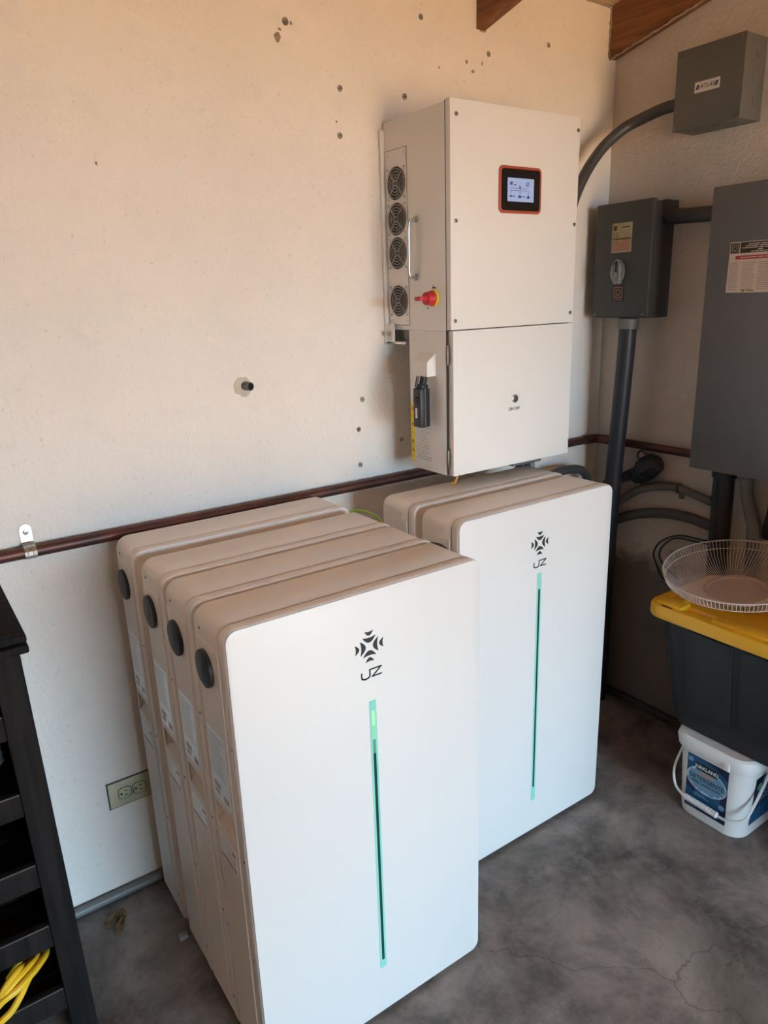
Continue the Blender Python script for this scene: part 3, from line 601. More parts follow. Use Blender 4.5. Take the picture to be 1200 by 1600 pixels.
# ------------------------------------------------------------------ right wall equipment
def squareD(bm, f, cx, cz, s):
    """square outline with a D inside it"""
    wd = s*0.09
    stroke(bm, f, [(cx-s/2, cz-s/2), (cx+s/2, cz-s/2), (cx+s/2, cz+s/2), (cx-s/2, cz+s/2), (cx-s/2, cz-s/2)], wd, 0.0004)
    q = s*0.24; stroke(bm, f, [(cx-q, cz-q*1.1), (cx+q*0.45, cz-q*1.1), (cx+q, cz-q*0.5), (cx+q, cz+q*0.5), (cx+q*0.45, cz+q*1.1), (cx-q, cz+q*1.1), (cx-q, cz-q*1.1)], wd, 0.0004)
# junction box
jb = thing('junction_box', 'square grey junction box high on the right wall near the rafter', 'electrical box', (W, -0.4215, 2.048))
JX, JY0, JY1, JZ0, JZ1 = 1.900, -0.528, -0.315, 2.0475, 2.2620
b = NB(); box(b, JX+0.002, W, JY0, JY1, JZ0, JZ1, 0.0025); obj('box_body', b, ENCL, jb)
b = NB(); box(b, JX-0.001, JX+0.0025, JY0-0.001, JY1+0.001, JZ0-0.001, JZ1+0.001, 0.001, 1); jc = obj('box_cover', b, ENCL, jb)
f = FX(JX-0.001)
for u, z in ((0.3245, 2.2525), (0.5185, 2.2525), (0.3245, 2.0570), (0.5185, 2.0570)):
    b = NB(); disc(b, f, u, z, 0.0065, 0, 0.003, 14, 0.001); obj('cover_screw', b, DKSTEEL, jc)
b = NB(); prism(b, f, rrect(0.3795, 0.4592, 2.1390, 2.1675, 0.002, 2), 0, 0.0004); jl = obj('box_label', b, mat('white_label', (0.72, 0.68, 0.62), 0.5), jb, 'white maker label')
f = FX(JX-0.0014); b = NB()
text(b, f, 'ATLAS', 0.4195, 2.1535, 0.0155, 0.0004, sx=1.0, shear=0.25, bold=0.012); obj('label_name', b, INK, jl, 'ATLAS lettering')
b = NB()
for s_, u in ((1, 0.3835), (-1, 0.4425)):
    prism(b, f, [(u, 2.1475), (u+0.0085, 2.1475), (u+0.0125, 2.1595), (u+0.004, 2.1595)], 0, 0.0003)
obj('label_bars', b, mat('navy_ink', (0.05, 0.05, 0.16), 0.5), jl)
f = FY(JY0)
for xx, z, r in ((1.968, 2.214, 0.011), (1.966, 2.154, 0.015), (1.968, 2.097, 0.011)):
    b = NB(); disc(b, f, xx, z, r, -0.001, 0.0012, 20, 0.0008); tube(b, [f.p(xx+(r+0.0016)*math.cos(2*PI*k/20), z+(r+0.0016)*math.sin(2*PI*k/20), 0.0003) for k in range(20)], 0.0007, 4, True); obj('knockout', b, ENCL, jb)
for yy in (-0.36, -0.42, -0.485):
    b = NB(); fz = F((1.955, yy, JZ0), (0, 1, 0), (1, 0, 0)); disc(b, fz, 0, 0, 0.014, -0.001, 0.0015, 20, 0.0008); obj('knockout', b, ENCL, jb)
# curved conduit from junction box down behind the inverter
b = NB(); P = spline([(1.945, JY1-0.002, 2.134), (1.945, -0.24, 2.131), (1.932, -0.175, 2.115), (1.900, -0.128, 2.090), (1.835, -0.098, 2.030), (1.765, -0.090, 1.945), (1.715, -0.088, 1.850), (1.690, -0.088, 1.740), (1.64, -0.088, 1.66), (1.57, -0.088, 1.63), (IX1-0.001, -0.088, 1.625)], 8)
tube(b, P, 0.0175, 16); tag(obj('curved_conduit', b, mat('pvc_mid_grey', (0.062, 0.06, 0.06), 0.45), org=(1.7, -0.09, 1.9)), 'dark grey conduit curving from the high junction box down behind the inverter', 'conduit')
# disconnect switch
DX, DYa, DYb, DZ0, DZ1 = 1.890, -0.272, -0.049, 1.4985, 1.8690
ds = thing('disconnect_switch', 'dark grey switch box in the corner, on top of the thick riser pipe', 'electrical box', (W, -0.16, 1.4985))
b = NB(); box(b, DX+0.012, W, DYa, DYb, DZ0, DZ1-0.006, 0.003); obj('switch_body', b, ENCLD, ds)
b = NB(); box(b, DX, DX+0.020, DYa-0.0015, DYb+0.0015, DZ0+0.004, DZ1, 0.004); obj('switch_cover', b, ENCLD, ds)
b = NB(); box(b, DX+0.05, W, DYa-0.012, DYa+0.004, DZ1-0.055, DZ1-0.004, 0.003); obj('conduit_hub', b, ENCLD, ds)
f = FX(DX)
b = NB(); rect(b, f, 0.1172, 0.1975, 1.712, 1.805, 0.0005); dl = obj('rating_label', b, OLDPAPER, ds, 'faded yellow paper label')
f1 = FX(DX-0.0005); b = NB(); rect(b, f1, 0.1225, 0.1365, 1.781, 1.797, 0.0003); rect(b, f1, 0.120, 0.193, 1.752, 1.757, 0.0003); rect(b, f1, 0.157, 0.189, 1.789, 1.793, 0.0003); lines(b, f1, 0.122, 0.150, 1.759, 1.778, 4, 0.35, 0.0003, 1); obj('label_print', b, mat('brown_ink', (0.10, 0.055, 0.03), 0.7), dl)
b = NB(); rect(b, f1, 0.120, 0.192, 1.716, 1.748, 0.0003); obj('label_block', b, mat('faded_red_print', (0.42, 0.22, 0.15), 0.7), dl)
b = NB(); disc(b, f, 0.1490, 1.650, 0.028, -0.001, 0.006, 26, 0.002, 0.040); hb_ = obj('switch_dial', b, mat('cast_zinc', (0.33, 0.32, 0.31), 0.45, 0.5, var=0.3, vscale=50), ds, 'oval metal switch dial')
b = NB(); box(b, DX-0.022, DX-0.004, -0.172, -0.146, 1.610, 1.676, 0.004); obj('switch_lever', b, MATS['cast_zinc'], hb_)
b = NB(); box(b, DX-0.0235, DX-0.02, -0.163, -0.153, 1.648, 1.684, 0.001); box(b, DX-0.008, DX-0.005, -0.142, -0.134, 1.636, 1.680, 0.001); obj('lever_slot', b, BLACK, hb_)
b = NB(); rect(b, f, 0.1305, 0.1785, 1.5545, 1.6065, 0.0005); bdg = obj('badge', b, mat('badge_black', (0.02, 0.012, 0.012), 0.4), ds, 'black badge with a square emblem')
b = NB(); squareD(b, f1, 0.1545, 1.5835, 0.033); rect(b, f1, 0.139, 0.172, 1.5585, 1.5605, 0.0003); obj('badge_print', b, mat('badge_copper', (0.36, 0.20, 0.13), 0.5), bdg)
for u in (0.060, 0.258):
    b = NB(); disc(b, f, u, 1.511, 0.0045, 0, 0.002, 12, 0.0008); obj('cover_screw', b, DKSTEEL, ds)
# riser pipe under it
b = NB(); P = spline([(1.925, -0.178, 1.4985), (1.927, -0.172, 1.35), (1.930, -0.158, 1.10), (1.932, -0.145, 0.85), (1.934, -0.138, 0.5), (1.935, -0.135, 0.0)], 4)
tube(b, P, 0.0295, 20); rp = tag(obj('riser_pipe', b, PVCD, org=(1.93, -0.15, 0)), 'thick dark pipe rising from the floor to the corner switch box', 'pipe')
b = NB(); cyl(b, (1.925, -0.178, 1.4985), (1.926, -0.176, 1.462), 0.0345, seg=24, bev=0.002); obj('pipe_coupling', b, PVCG, rp, 'grey coupling')
# breaker panel
PX, PY0, PY1, PZ0, PZ1 = 1.870, -0.860, -0.4875, 1.0330, 1.8700
pn = thing('breaker_panel', 'large grey breaker panel cut off by the right edge of the photo', 'electrical panel', (W, -0.67, 1.033))
b = NB(); box(b, PX+0.012, 1.9630, PY0+0.006, PY1-0.006, PZ0+0.004, PZ1-0.004, 0.003); obj('panel_body', b, ENCLP, pn)
for z in (1.20, 1.72):
    b = NB(); box(b, 1.9630, W, PY0+0.03, PY1-0.03, z, z+0.041, 0.002); obj('mounting_rail', b, ZINC, pn)
b = NB(); box(b, PX, PX+0.013, PY0, PY1, PZ0, PZ1, 0.003); pc = obj('panel_cover', b, ENCLP, pn)
f = FX(PX)
b = NB(); prism(b, f, [(0.5560, 1.5735), (0.7560, 1.5725), (0.7560, 1.7125), (0.5575, 1.7130)], 0, 0.0005); pl = obj('warning_label', b, TANPAPER, pn, 'large instruction label with red bar')
f1 = FX(PX-0.0005)
b = NB(); rect(b, f1, 0.5595, 0.5860, 1.6820, 1.7100, 0.0003); rect(b, f1, 0.5890, 0.7540, 1.6820, 1.7110, 0.0003); obj('label_header', b, mat('header_black', (0.022, 0.014, 0.012), 0.5), pl)
b = NB(); rect(b, f1, 0.5765, 0.7540, 1.6650, 1.6750, 0.0003); obj('label_red_bar', b, REDINK, pl)
f2 = FX(PX-0.0008); b = NB(); squareD(b, f2, 0.5735, 1.6960, 0.0185)
obj('label_emblem', b, mat('gold_ink', (0.35, 0.27, 0.13), 0.5), pl)
b = NB()
for k, (a, c_) in enumerate(((0.612, 0.75), (0.603, 0.75), (0.594, 0.75), (0.64, 0.66), (0.622, 0.70))): lines(b, f2, a, c_, 1.7040-k*0.0050, 1.7072-k*0.0050, 1, 0.7, 0.0002, k)
lines(b, f2, 0.592, 0.752, 1.6685, 1.6715, 1, 0.8, 0.0002, 8); obj('label_white_print', b, TANPAPER, pl)['kind'] = 'stuff'
b = NB()
for u0, u1, sd in ((0.560, 0.594, 1), (0.600, 0.640, 2), (0.646, 0.690, 3), (0.696, 0.752, 4)): lines(b, f1, u0, u1, 1.580, 1.658, 15, 0.38, 0.0002, sd)
obj('label_body_print', b, mat('faint_print', (0.33, 0.25, 0.20), 0.7), pl)
b = NB(); prism(b, f1, [(0.6085+0.0065*math.cos(2*PI*k/12), 1.5785+0.0035*math.sin(2*PI*k/12)) for k in range(12)], 0, 0.0002); rect(b, f1, 0.619, 0.640, 1.5765, 1.581, 0.0002); obj('label_seal', b, mat('olive_ink', (0.28, 0.22, 0.07), 0.7), pl)
b = NB(); 
for k, s_ in enumerate(('10', '200')): text(b, f, s_, 0.668, 1.205-k*0.028, 0.022, 0.0006, align='LEFT', bold=-0.002)
obj('embossed_mark', b, ENCLP, pc)
# conduit joining switch and panel
b = NB(); cyl(b, (1.962, DYa-0.010, 1.812), (1.962, PY1-0.004, 1.806), 0.0235, seg=18); tag(obj('joining_conduit', b, PVCD, org=(1.962, -0.38, 1.81)), 'short dark conduit between the corner switch box and breaker panel', 'conduit')
# conduits under the panel
b = NB(); tube(b, spline([(1.928, -0.578, 1.037), (1.934, -0.575, 0.95), (1.952, -0.568, 0.82), (1.960, -0.565, 0.6), (1.960, -0.565, 0.0)], 6), 0.033, 18); bc = tag(obj('black_conduit', b, mat('black_conduit', (0.02, 0.021, 0.022), 0.35), org=(1.945, -0.57, 0.9)), 'fat black conduit dropping from the breaker panel', 'conduit')
b = NB(); cyl(b, (1.928, -0.578, 1.0345), (1.928, -0.578, 1.006), 0.0375, seg=20, bev=0.002); obj('conduit_nut', b, BLACK, bc)
b = NB(); tube(b, spline([(1.935, -0.647, 1.037), (1.945, -0.649, 0.96), (1.970, -0.656, 0.89), (1.984, -0.664, 0.82), (1.985, -0.668, 0.6), (1.985, -0.668, 0.0)], 6), 0.0205, 16); gc = tag(obj('grey_conduit', b, PVCG, org=(1.945, -0.65, 0.9)), 'grey conduit beside the fat black one under the panel', 'conduit')
b = NB(); cyl(b, (1.935, -0.647, 1.0345), (1.935, -0.647, 1.012), 0.0245, seg=20, bev=0.002); obj('conduit_nut', b, PVCG, gc)
b = NB(); tube(b, spline([(1.94, -0.735, 1.037), (1.95, -0.733, 0.97), (1.972, -0.722, 0.91), (1.986, -0.708, 0.86), (2.004, -0.700, 0.82)], 6), 0.017, 14); tag(obj('black_cable', b, BLACK, org=(1.95, -0.72, 0.9)), 'black cable under the panel at the right edge of the photo', 'cable')
# curved conduits on the right wall
b = NB(); tube(b, spline([(1.985, -0.070, 0.72), (1.985, -0.120, 0.800), (1.985, -0.199, 0.868), (1.985, -0.255, 0.898), (1.985, -0.32, 0.916), (1.985, -0.375, 0.922), (1.985, -0.4425, 0.912), (1.985, -0.500, 0.899), (1.993, -0.530, 0.890)], 6), 0.0145, 14); uc_ = tag(obj('bent_conduit', b, mat('pvc_olive', (0.15, 0.13, 0.11), 0.5), org=(1.985, -0.3, 0.9)), 'upper bent grey conduit strapped to the right wall', 'conduit')
b = NB(); cyl(b, (1.985, -0.508, 0.9095), (2.0, -0.508, 0.925), 0.006, seg=10); obj('saddle_screw', b, BLACK, uc_)
b = NB(); tube(b, spline([(1.983, -0.050, 0.64), (1.983, -0.107, 0.727), (1.983, -0.2055, 0.784), (1.983, -0.3254, 0.818), (1.983, -0.4264, 0.826), (1.984, -0.500, 0.818), (1.993, -0.534, 0.810)], 6), 0.0185, 14); tag(obj('bent_conduit', b, mat('pvc_brown_grey', (0.085, 0.072, 0.068), 0.5), org=(1.983, -0.3, 0.8)), 'lower bent dark conduit curving across the right wall', 'conduit')
b = NB()
for dy in (-0.004, 0.004): tube(b, [(1.985-0.0165*math.cos(a), -0.385+dy, 0.9205+0.0165*math.sin(a)) for a in [x*PI/8 for x in range(-6, 7)]], 0.0022, 6)
box(b, 2.000, 2.0075, -0.394, -0.376, 0.880, 0.905, 0.002); tag(obj('conduit_strap', b, DKSTEEL, org=(1.985, -0.385, 0.92)), 'rusty strap around the upper bent conduit', 'strap')
# taped bundle of cables
tb = thing('taped_cable_bundle', 'bundle of grey cables wrapped in black tape beside the riser pipe', 'cable', (1.965, -0.25, 0.98))
b = NB(); tube(b, spline([(1.985, -0.075, 0.875), (1.985, -0.13, 0.905), (1.984, -0.20, 0.945), (1.982, -0.252, 0.978), (1.980, -0.283, 0.998)], 5), 0.0195, 14); obj('cable_sheath', b, mat('weathered_sheath', (0.075, 0.08, 0.08), 0.6, var=0.4, vscale=30), tb)
b = NB(); tube(b, spline([(1.978, -0.205, 0.930), (1.968, -0.245, 0.958), (1.962, -0.282, 0.988), (1.964, -0.312, 1.004)], 5), 0.03, 9, rs=[0.024, 0.030, 0.034, 0.032, 0.038, 0.036, 0.041, 0.038, 0.042, 0.040, 0.041, 0.037, 0.039, 0.035, 0.033, 0.028]); [setattr(v, 'co', v.co+Vector((0, 1, 1))*0.003*math.sin(v.co.y*190+v.co.z*310)) for v in b.verts]; obj('tape_wrap', b, TAPE, tb, 'black tape wrap')
b = NB(); tube(b, spline([(1.965, -0.258, 0.995), (1.948, -0.240, 1.010), (1.946, -0.238, 1.030), (1.950, -0.252, 1.040), (1.956, -0.270, 1.022)], 5), 0.004, 6); obj('tape_tail', b, mat('dark_red_tape', (0.08, 0.02, 0.02), 0.5), tb)
b = NB(); tube(b, spline([(1.565, -0.085, 0.0), (1.565, -0.085, 0.5), (1.575, -0.085, 0.86), (1.615, -0.085, 0.945), (1.68, -0.085, 0.970), (1.76, -0.085, 0.972), (1.83, -0.08, 0.958), (1.872, -0.075, 0.92), (1.885, -0.07, 0.83), (1.885, -0.07, 0.4), (1.885, -0.07, 0.0)], 6), 0.016, 14); hc = tag(obj('arched_conduit', b, MATS['pvc_mid_grey'], org=(1.8, -0.1, 0.9)), 'grey conduit arching in the corner behind the right battery cabinets', 'conduit')
for x, lab in ((1.578, 'dark grey conduit on back wall, just right of the inverter foot'), (1.622, 'lighter grey conduit on the back wall, second right of the inverter')):
    b = NB(); m = PVCD if x < 1.6 else PVCG
    tube(b, spline([(x, -0.030, 1.36 if x < 1.0 else 1.115), (x, -0.030, 1.05), (x, -0.030, 0.9), (x, -0.030, 0.028)], 4), 0.0125, 12)
    tag(obj('vertical_conduit', b, m, org=(x, -0.03, 0.6)), lab, 'conduit')
# black cable loop on the right wall
b = NB(); tube(b, spline([(1.996, -0.56, 0.765), (1.99, -0.4966, 0.757), (1.990, -0.3989, 0.750), (1.990, -0.3294, 0.7107), (1.990, -0.3016, 0.6585), (1.990, -0.318, 0.615), (1.990, -0.345, 0.575), (1.990, -0.385, 0.562), (1.990, -0.43, 0.570)], 6), 0.0032, 7)
tube(b, spline([(1.993, -0.55, 0.748), (1.988, -0.47, 0.745), (1.988, -0.39, 0.738), (1.988, -0.342, 0.700), (1.988, -0.327, 0.655), (1.988, -0.36, 0.615), (1.988, -0.41, 0.590)], 6), 0.0032, 7)
tag(obj('cable_loop', b, BLACK, org=(1.99, -0.38, 0.65)), 'thin black cable looped on the right wall behind the fan grille', 'cable')
# green-yellow earth wire between the rows, black lead
b = NB()
for d in (0, 0.006): tube(b, spline([(0.7375, -0.19-d, 1.030), (0.757, -0.215-d, 1.040+d), (0.775, -0.262-d, 1.043), (0.778, -0.300, 1.036-d), (0.765, -0.34, 1.022), (0.7395, -0.36, 1.005)], 6), 0.0028, 7)
tag(obj('earth_wire', b, GREENYEL, org=(0.76, -0.28, 1.03)), 'green and yellow wire looping between the two rows of cabinets', 'wire')
b = NB(); tube(b, spline([(0.7395, -0.545, 1.03), (0.752, -0.560, 1.040), (0.768, -0.585, 1.032), (0.775, -0.61, 1.00), (0.765, -0.62, 0.95), (0.7395, -0.62, 0.93)], 5), 0.0045, 8)
tag(obj('black_lead', b, BLACK, org=(0.76, -0.58, 1.0)), 'short black lead at the right side of the left row', 'cable')

# ------------------------------------------------------------------ bucket, tote, fan grille
bk = thing('detergent_bucket', 'white square detergent bucket with blue label under the black tote', 'bucket', (1.715, -0.82, 0))
def rloop(x0, x1, y0, y1, r, z, seg=6): return [Vector((a, c, z)) for a, c in rrect(x0, x1, y0, y1, r, seg)]
bx0, bx1, by0, by1 = 1.592, 1.836, -0.936, -0.702
b = NB(); loops = []
for z, ins in ((0.0, 0.016), (0.004, 0.012), (0.03, 0.010), (0.19, 0.003), (0.225, 0.002), (0.240, 0.0)): loops.append(rloop(bx0+ins, bx1-ins, by0+ins, by1-ins, 0.050, z))
loft(b, loops); obj('bucket_body', b, WHITEP, bk)
b = NB(); loops = []
for z, ins in ((0.236, 0.002), (0.236, -0.006), (0.240, -0.009), (0.250, -0.010), (0.262, -0.012), (0.278, -0.009), (0.284, -0.004), (0.284, 0.006)): loops.append(rloop(bx0+ins, bx1-ins, by0+ins, by1-ins, 0.055, z))
loft(b, loops); box(b, bx0-0.0135, bx0-0.004, -0.885, -0.868, 0.236, 0.262, 0.002); obj('bucket_lid', b, WHITEP, bk)
# label on the -x face follows the slight taper of the bucket
def tilted(x_top, x_bot, zt, zb): 
    v = Vector((x_top-x_bot, 0, zt-zb)).normalized(); return F((x_bot-0.0007, 0, zb), (0, -1, 0), tuple(v))
lf = tilted(bx0+0.0025, bx0+0.0100, 0.2275, 0.035)
def lab_part(nm, m, fn, par, h, label=None):
    q = NB(); g = F(lf.p(0, 0, h), lf.u, lf.v); fn(q, g); return obj(nm, q, m, par, label)
U0, U1, V1 = 0.7465, 0.8795, 0.190
lb = lab_part('front_label', BLUE, lambda q, g: rect(q, g, U0, U1, 0, V1, 0.0004), bk, 0, 'blue detergent label')
def navy(q, g): rect(q, g, U0, U1, 0, 0.030, 0.0002); prism(q, g, [(U1-0.040, V1-0.012), (U1, V1-0.035), (U1, V1), (U1-0.075, V1)], 0, 0.0002); rect(q, g, U1-0.020, U1, 0.03, 0.12, 0.0002); prism(q, g, [(U0, 0.072), (U0+0.035, 0.058), (U0+0.02, 0.10), (U0, 0.11)], 0, 0.0002)
lab_part('label_navy_area', NAVY, navy, lb, 0.0004)
def oval(q, g, r1=0.064, r2=0.044): prism(q, g, [(0.8120+r1*math.cos(2*PI*k/36), 0.115+r2*math.sin(2*PI*k/36)) for k in range(36)], 0, 0.0002)
lab_part('label_oval_rim', WHITEINK, lambda q, g: oval(q, g, 0.0655, 0.046), lb, 0.0006)
lab_part('label_oval', LTBLUE, oval, lb, 0.0009)
lab_part('label_black_bar', INK, lambda q, g: rect(q, g, 0.776, 0.8455, 0.146, 0.171, 0.0002), lb, 0.0012)
lab_part('label_name', WHITEINK, lambda q, g: text(q, g, 'KIRKLAND', 0.8108, 0.1580, 0.0165, 0.0003, bold=0.02, sx=0.93), lb, 0.0014)
lab_part('label_title', INK, lambda q, g: (text(q, g, 'DETERGENTE', 0.8120, 0.1180, 0.0215, 0.0003, bold=0.012, sx=0.86), text(q, g, 'PARA LAVAR ROPA', 0.812, 0.1010, 0.0115, 0.0003, bold=0.02, sx=0.95)), lb, 0.0012, 'DETERGENTE lettering')
lab_part('label_orange_bar', ORANGEINK, lambda q, g: prism(q, g, rrect(0.790, 0.834, 0.1315, 0.1415, 0.004, 3), 0, 0.0002), lb, 0.0012)
def wprint(q, g):
    lines(q, g, 0.775, 0.825, 0.051, 0.064, 2, 0.6, 0.0002, 4); lines(q, g, 0.752, 0.790, 0.006, 0.026, 3, 0.3, 0.0002, 6); lines(q, g, 0.815, 0.874, 0.006, 0.026, 2, 0.3, 0.0002, 7); lines(q, g, 0.77, 0.85, 0.088, 0.093, 1, 0.5, 0.0002, 2)
    prism(q, g, [(0.8655+0.0095*math.cos(2*PI*k/16), 0.055+0.0095*math.sin(2*PI*k/16)) for k in range(16)], 0, 0.0002)
    rect(q, g, 0.750, 0.766, 0.165, 0.180, 0.0001)
lab_part('label_white_print', LTBLUE, wprint, lb, 0.0012)['kind'] = 'stuff'
def splash(q, g):
    R = random.Random(2)
    for k in range(26):
        a = R.uniform(0, 2*PI); u, v = 0.812+0.062*math.cos(a), 0.115+0.042*math.sin(a); r = R.uniform(0.0015, 0.005); prism(q, g, [(u+r*math.cos(2*PI*j/7), v+r*math.sin(2*PI*j/7)) for j in range(7)], 0, 0.0001)
lab_part('label_splash', mat('pale_blue_print', (0.50, 0.63, 0.72), 0.4), splash, lb, 0.00115)
# second label on the -y side
v_ = Vector((0, -0.0075, 0.18)).normalized(); sf = F((0, by0+0.0100-0.0009, 0.045), (1, 0, 0), tuple(v_))
q = NB(); rect(q, sf, 1.647, 1.80, 0, 0.165, 0.0004); sl_ = obj('side_label', q, NAVY, bk, 'dark side label')
q = NB(); g = F(sf.p(0, 0, 0.0004), sf.u, sf.v); prism(q, g, [(1.647, 0), (1.80, 0), (1.80, 0.07), (1.647, 0.045)], 0, 0.0002); obj('side_label_blue', q, BLUE, sl_)
q = NB(); disc(q, g, 1.672, 0.130, 0.013, 0, 0.0003, 16); obj('side_label_mark', q, GREENINK, sl_)
q = NB(); lines(q, g, 1.69, 1.79, 0.07, 0.15, 7, 0.35, 0.0003, 3); rect(q, g, 1.690, 1.6915, 0.03, 0.16, 0.0003); obj('side_label_print', q, LTBLUE, sl_)
# bail handle hanging across the front
b = NB(); xb = bx0-0.012
P = [(1.69, by1+0.010, 0.225), (1.66, by1+0.012, 0.19), (1.615, by1+0.009, 0.13), (1.592, by1-0.012, 0.09), (xb, by1-0.045, 0.078), (xb, -0.758, 0.076), (xb, -0.86, 0.072), (xb, -0.90, 0.078), (1.592, by0-0.002, 0.098), (1.615, by0-0.012, 0.135), (1.66, by0-0.014, 0.195), (1.69, by0-0.010, 0.225)]
tube(b, spline(P, 6), 0.0042, 8); bl = obj('bail_handle', b, WHITEP, bk)
b = NB(); cyl(b, (xb, -0.752, 0.077), (xb, -0.866, 0.073), 0.0085, seg=14, bev=0.002)
for k in range(12): cyl(b, (xb, -0.760-k*0.009, 0.0767-k*0.0003), (xb, -0.764-k*0.009, 0.0766-k*0.0003), 0.0097, seg=12)
obj('bail_grip', b, WHITEP, bl)
# tote
tt = thing('storage_tote', 'black storage tote with yellow lid standing on the white bucket', 'storage tote', (1.765, -0.92, 0.2845))
tx0, tx1, ty0, ty1 = 1.535, 1.905, -1.255, -0.590
b = NB(); loops = []
for z, ins, r in ((0.2845, 0.088, 0.030), (0.290, 0.082, 0.034), (0.330, 0.074, 0.036), (0.335, 0.070, 0.036), (0.655, 0.032, 0.042), (0.660, 0.022, 0.045), (0.672, 0.020, 0.045)): loops.append(rloop(tx0+ins, tx1-ins, ty0+ins, ty1-ins, r, z))
loft(b, loops); body = obj('tote_body', b, TOTE, tt)
b = NB()                                                     # raised panel on the front face
vv = Vector((-0.038, 0, 0.32)).normalized(); tf = F((tx0+0.070, 0, 0.335), (0, -1, 0), tuple(vv))
prism(b, tf, rrect(0.715, 0.860, 0.028, 0.300, 0.012, 3), -0.002, 0.0035, 0.002); prism(b, tf, rrect(0.885, 1.15, 0.028, 0.300, 0.012, 3), -0.002, 0.0035, 0.002); obj('tote_rib', b, TOTE, tt)
b = NB(); loops = []
for z, ins, r in ((0.652, 0.010, 0.045), (0.652, 0.003, 0.050), (0.658, 0.0, 0.052), (0.684, 0.001, 0.052), (0.690, 0.005, 0.050), (0.690, 0.030, 0.034), (0.680, 0.034, 0.032), (0.680, 0.062, 0.020), (0.690, 0.066, 0.018), (0.690, 0.075, 0.016), (0.676, 0.080, 0.014)): loops.append(rloop(tx0+ins, tx1-ins, ty0+ins, ty1-ins, r, z))
loft(b, loops); lid = obj('tote_lid', b, YELLOW, tt, 'yellow lid')
for xa, xb_ in ((tx0+0.024, tx0+0.074), (tx1-0.074, tx1-0.03)):
    for y0, y1 in ((-0.700, -0.618), (-1.02, -0.795), (-1.23, -1.10)):
        b = NB(); box(b, xa, xb_, y0, y1, 0.676, 0.6965, 0.004); obj('lid_ridge', b, YELLOW, lid)
b = NB(); prism(b, FZ(0.690), rrect(tx0+0.010, tx0+0.018, -0.678, -0.642, 0.003, 3), -0.001, 0.0006); obj('lid_slot', b, INK, lid, 'dark slot in the lid rim')
# fan grille
gr = thing('fan_grille', 'round off-white wire fan grille lying face down on the yellow lid', 'fan grille', (1.74, -0.745, 0.70))
nrm = Vector((-0.145, 0.0, 0.989)).normalized(); e1 = Vector((0.989, 0, 0.145)).normalized(); e2 = nrm.cross(e1); gc_ = Vector((1.757, -0.747, 0.7820))
gp = lambda r, a, h: gc_+e1*r*math.cos(a)+e2*r*math.sin(a)+nrm*h
RG = 0.208
b = NB(); tube(b, [gp(RG, 2*PI*k/72, 0) for k in range(72)], 0.0020, 8, True); obj('outer_ring', b, GRILLE, gr)
b = NB(); tube(b, [gp(RG-0.006, 2*PI*k/72, -0.026) for k in range(72)], 0.0013, 6, True); obj('lower_ring', b, GRILLE, gr)
b = NB(); nw = 120
for k in range(nw):
    a = 2*PI*k/nw; P = [gp(RG, a, 0.0), gp(RG-0.002, a, -0.012), gp(RG-0.008, a, -0.026), gp(0.178, a+0.02, -0.040), gp(0.140, a+0.05, -0.056), gp(0.085, a+0.09, -0.068)]
    tube(b, P, 0.0010, 4)
o = obj('grille_wires', b, GRILLE, gr); o['kind'] = 'stuff'
b = NB(); n = 40
loft(b, [[gp(r, 2*PI*k/n, h) for k in range(n)] for r, h in ((0.092, -0.074), (0.093, -0.068), (0.090, -0.064), (0.080, -0.064), (0.078, -0.069))]); obj('centre_disc', b, PINKISH, gr, 'plain round centre plate')
# a dark grey-green cap lying in the grille
b = NB(); c = Vector((1.815, -0.862, 0.7450)); n = 18
loft(b, [[c+Vector((r*math.cos(2*PI*k/n), r*math.sin(2*PI*k/n), z)) for k in range(n)] for r, z in ((0.028, 0.0), (0.031, 0.003), (0.031, 0.026), (0.027, 0.032), (0.014, 0.034))])
tag(obj('dark_cap', b, mat('grey_green_plastic', (0.045, 0.055, 0.048), 0.5), org=tuple(c)), 'dark grey-green cap in the fan grille at the right edge', 'cap')
# unseen cabinet added beyond the frame to keep door light off the right wall
ca = thing('added_shade_cabinet', 'added waist-high brown cabinet out of view, shading the right wall', 'cabinet', (1.78, -1.88, 0))
TCOL = mat('shade_cabinet_brown', (0.10, 0.07, 0.05), 0.6)
b = NB(); box(b, 1.575, 1.960, -2.30, -1.47, 0.06, 1.16, 0.003); box(b, 1.60, 2.0, -2.27, -1.50, 0, 0.062); obj('shade_cabinet_body', b, TCOL, ca)
for y0, y1, hy in ((-2.296, -1.888, -1.93), (-1.882, -1.474, -1.84)):
    b = NB(); box(b, 1.556, 1.575, y0, y1, 0.07, 1.15, 0.003); d_ = obj('door', b, TCOL, ca)
    b = NB(); cyl(b, (1.545, hy, 0.75), (1.545, hy, 0.88), 0.005, seg=10); cyl(b, (1.545, hy, 0.76), (1.557, hy, 0.76), 0.004, seg=8); cyl(b, (1.545, hy, 0.87), (1.557, hy, 0.87), 0.004, seg=8); obj('handle', b, STEEL, d_)

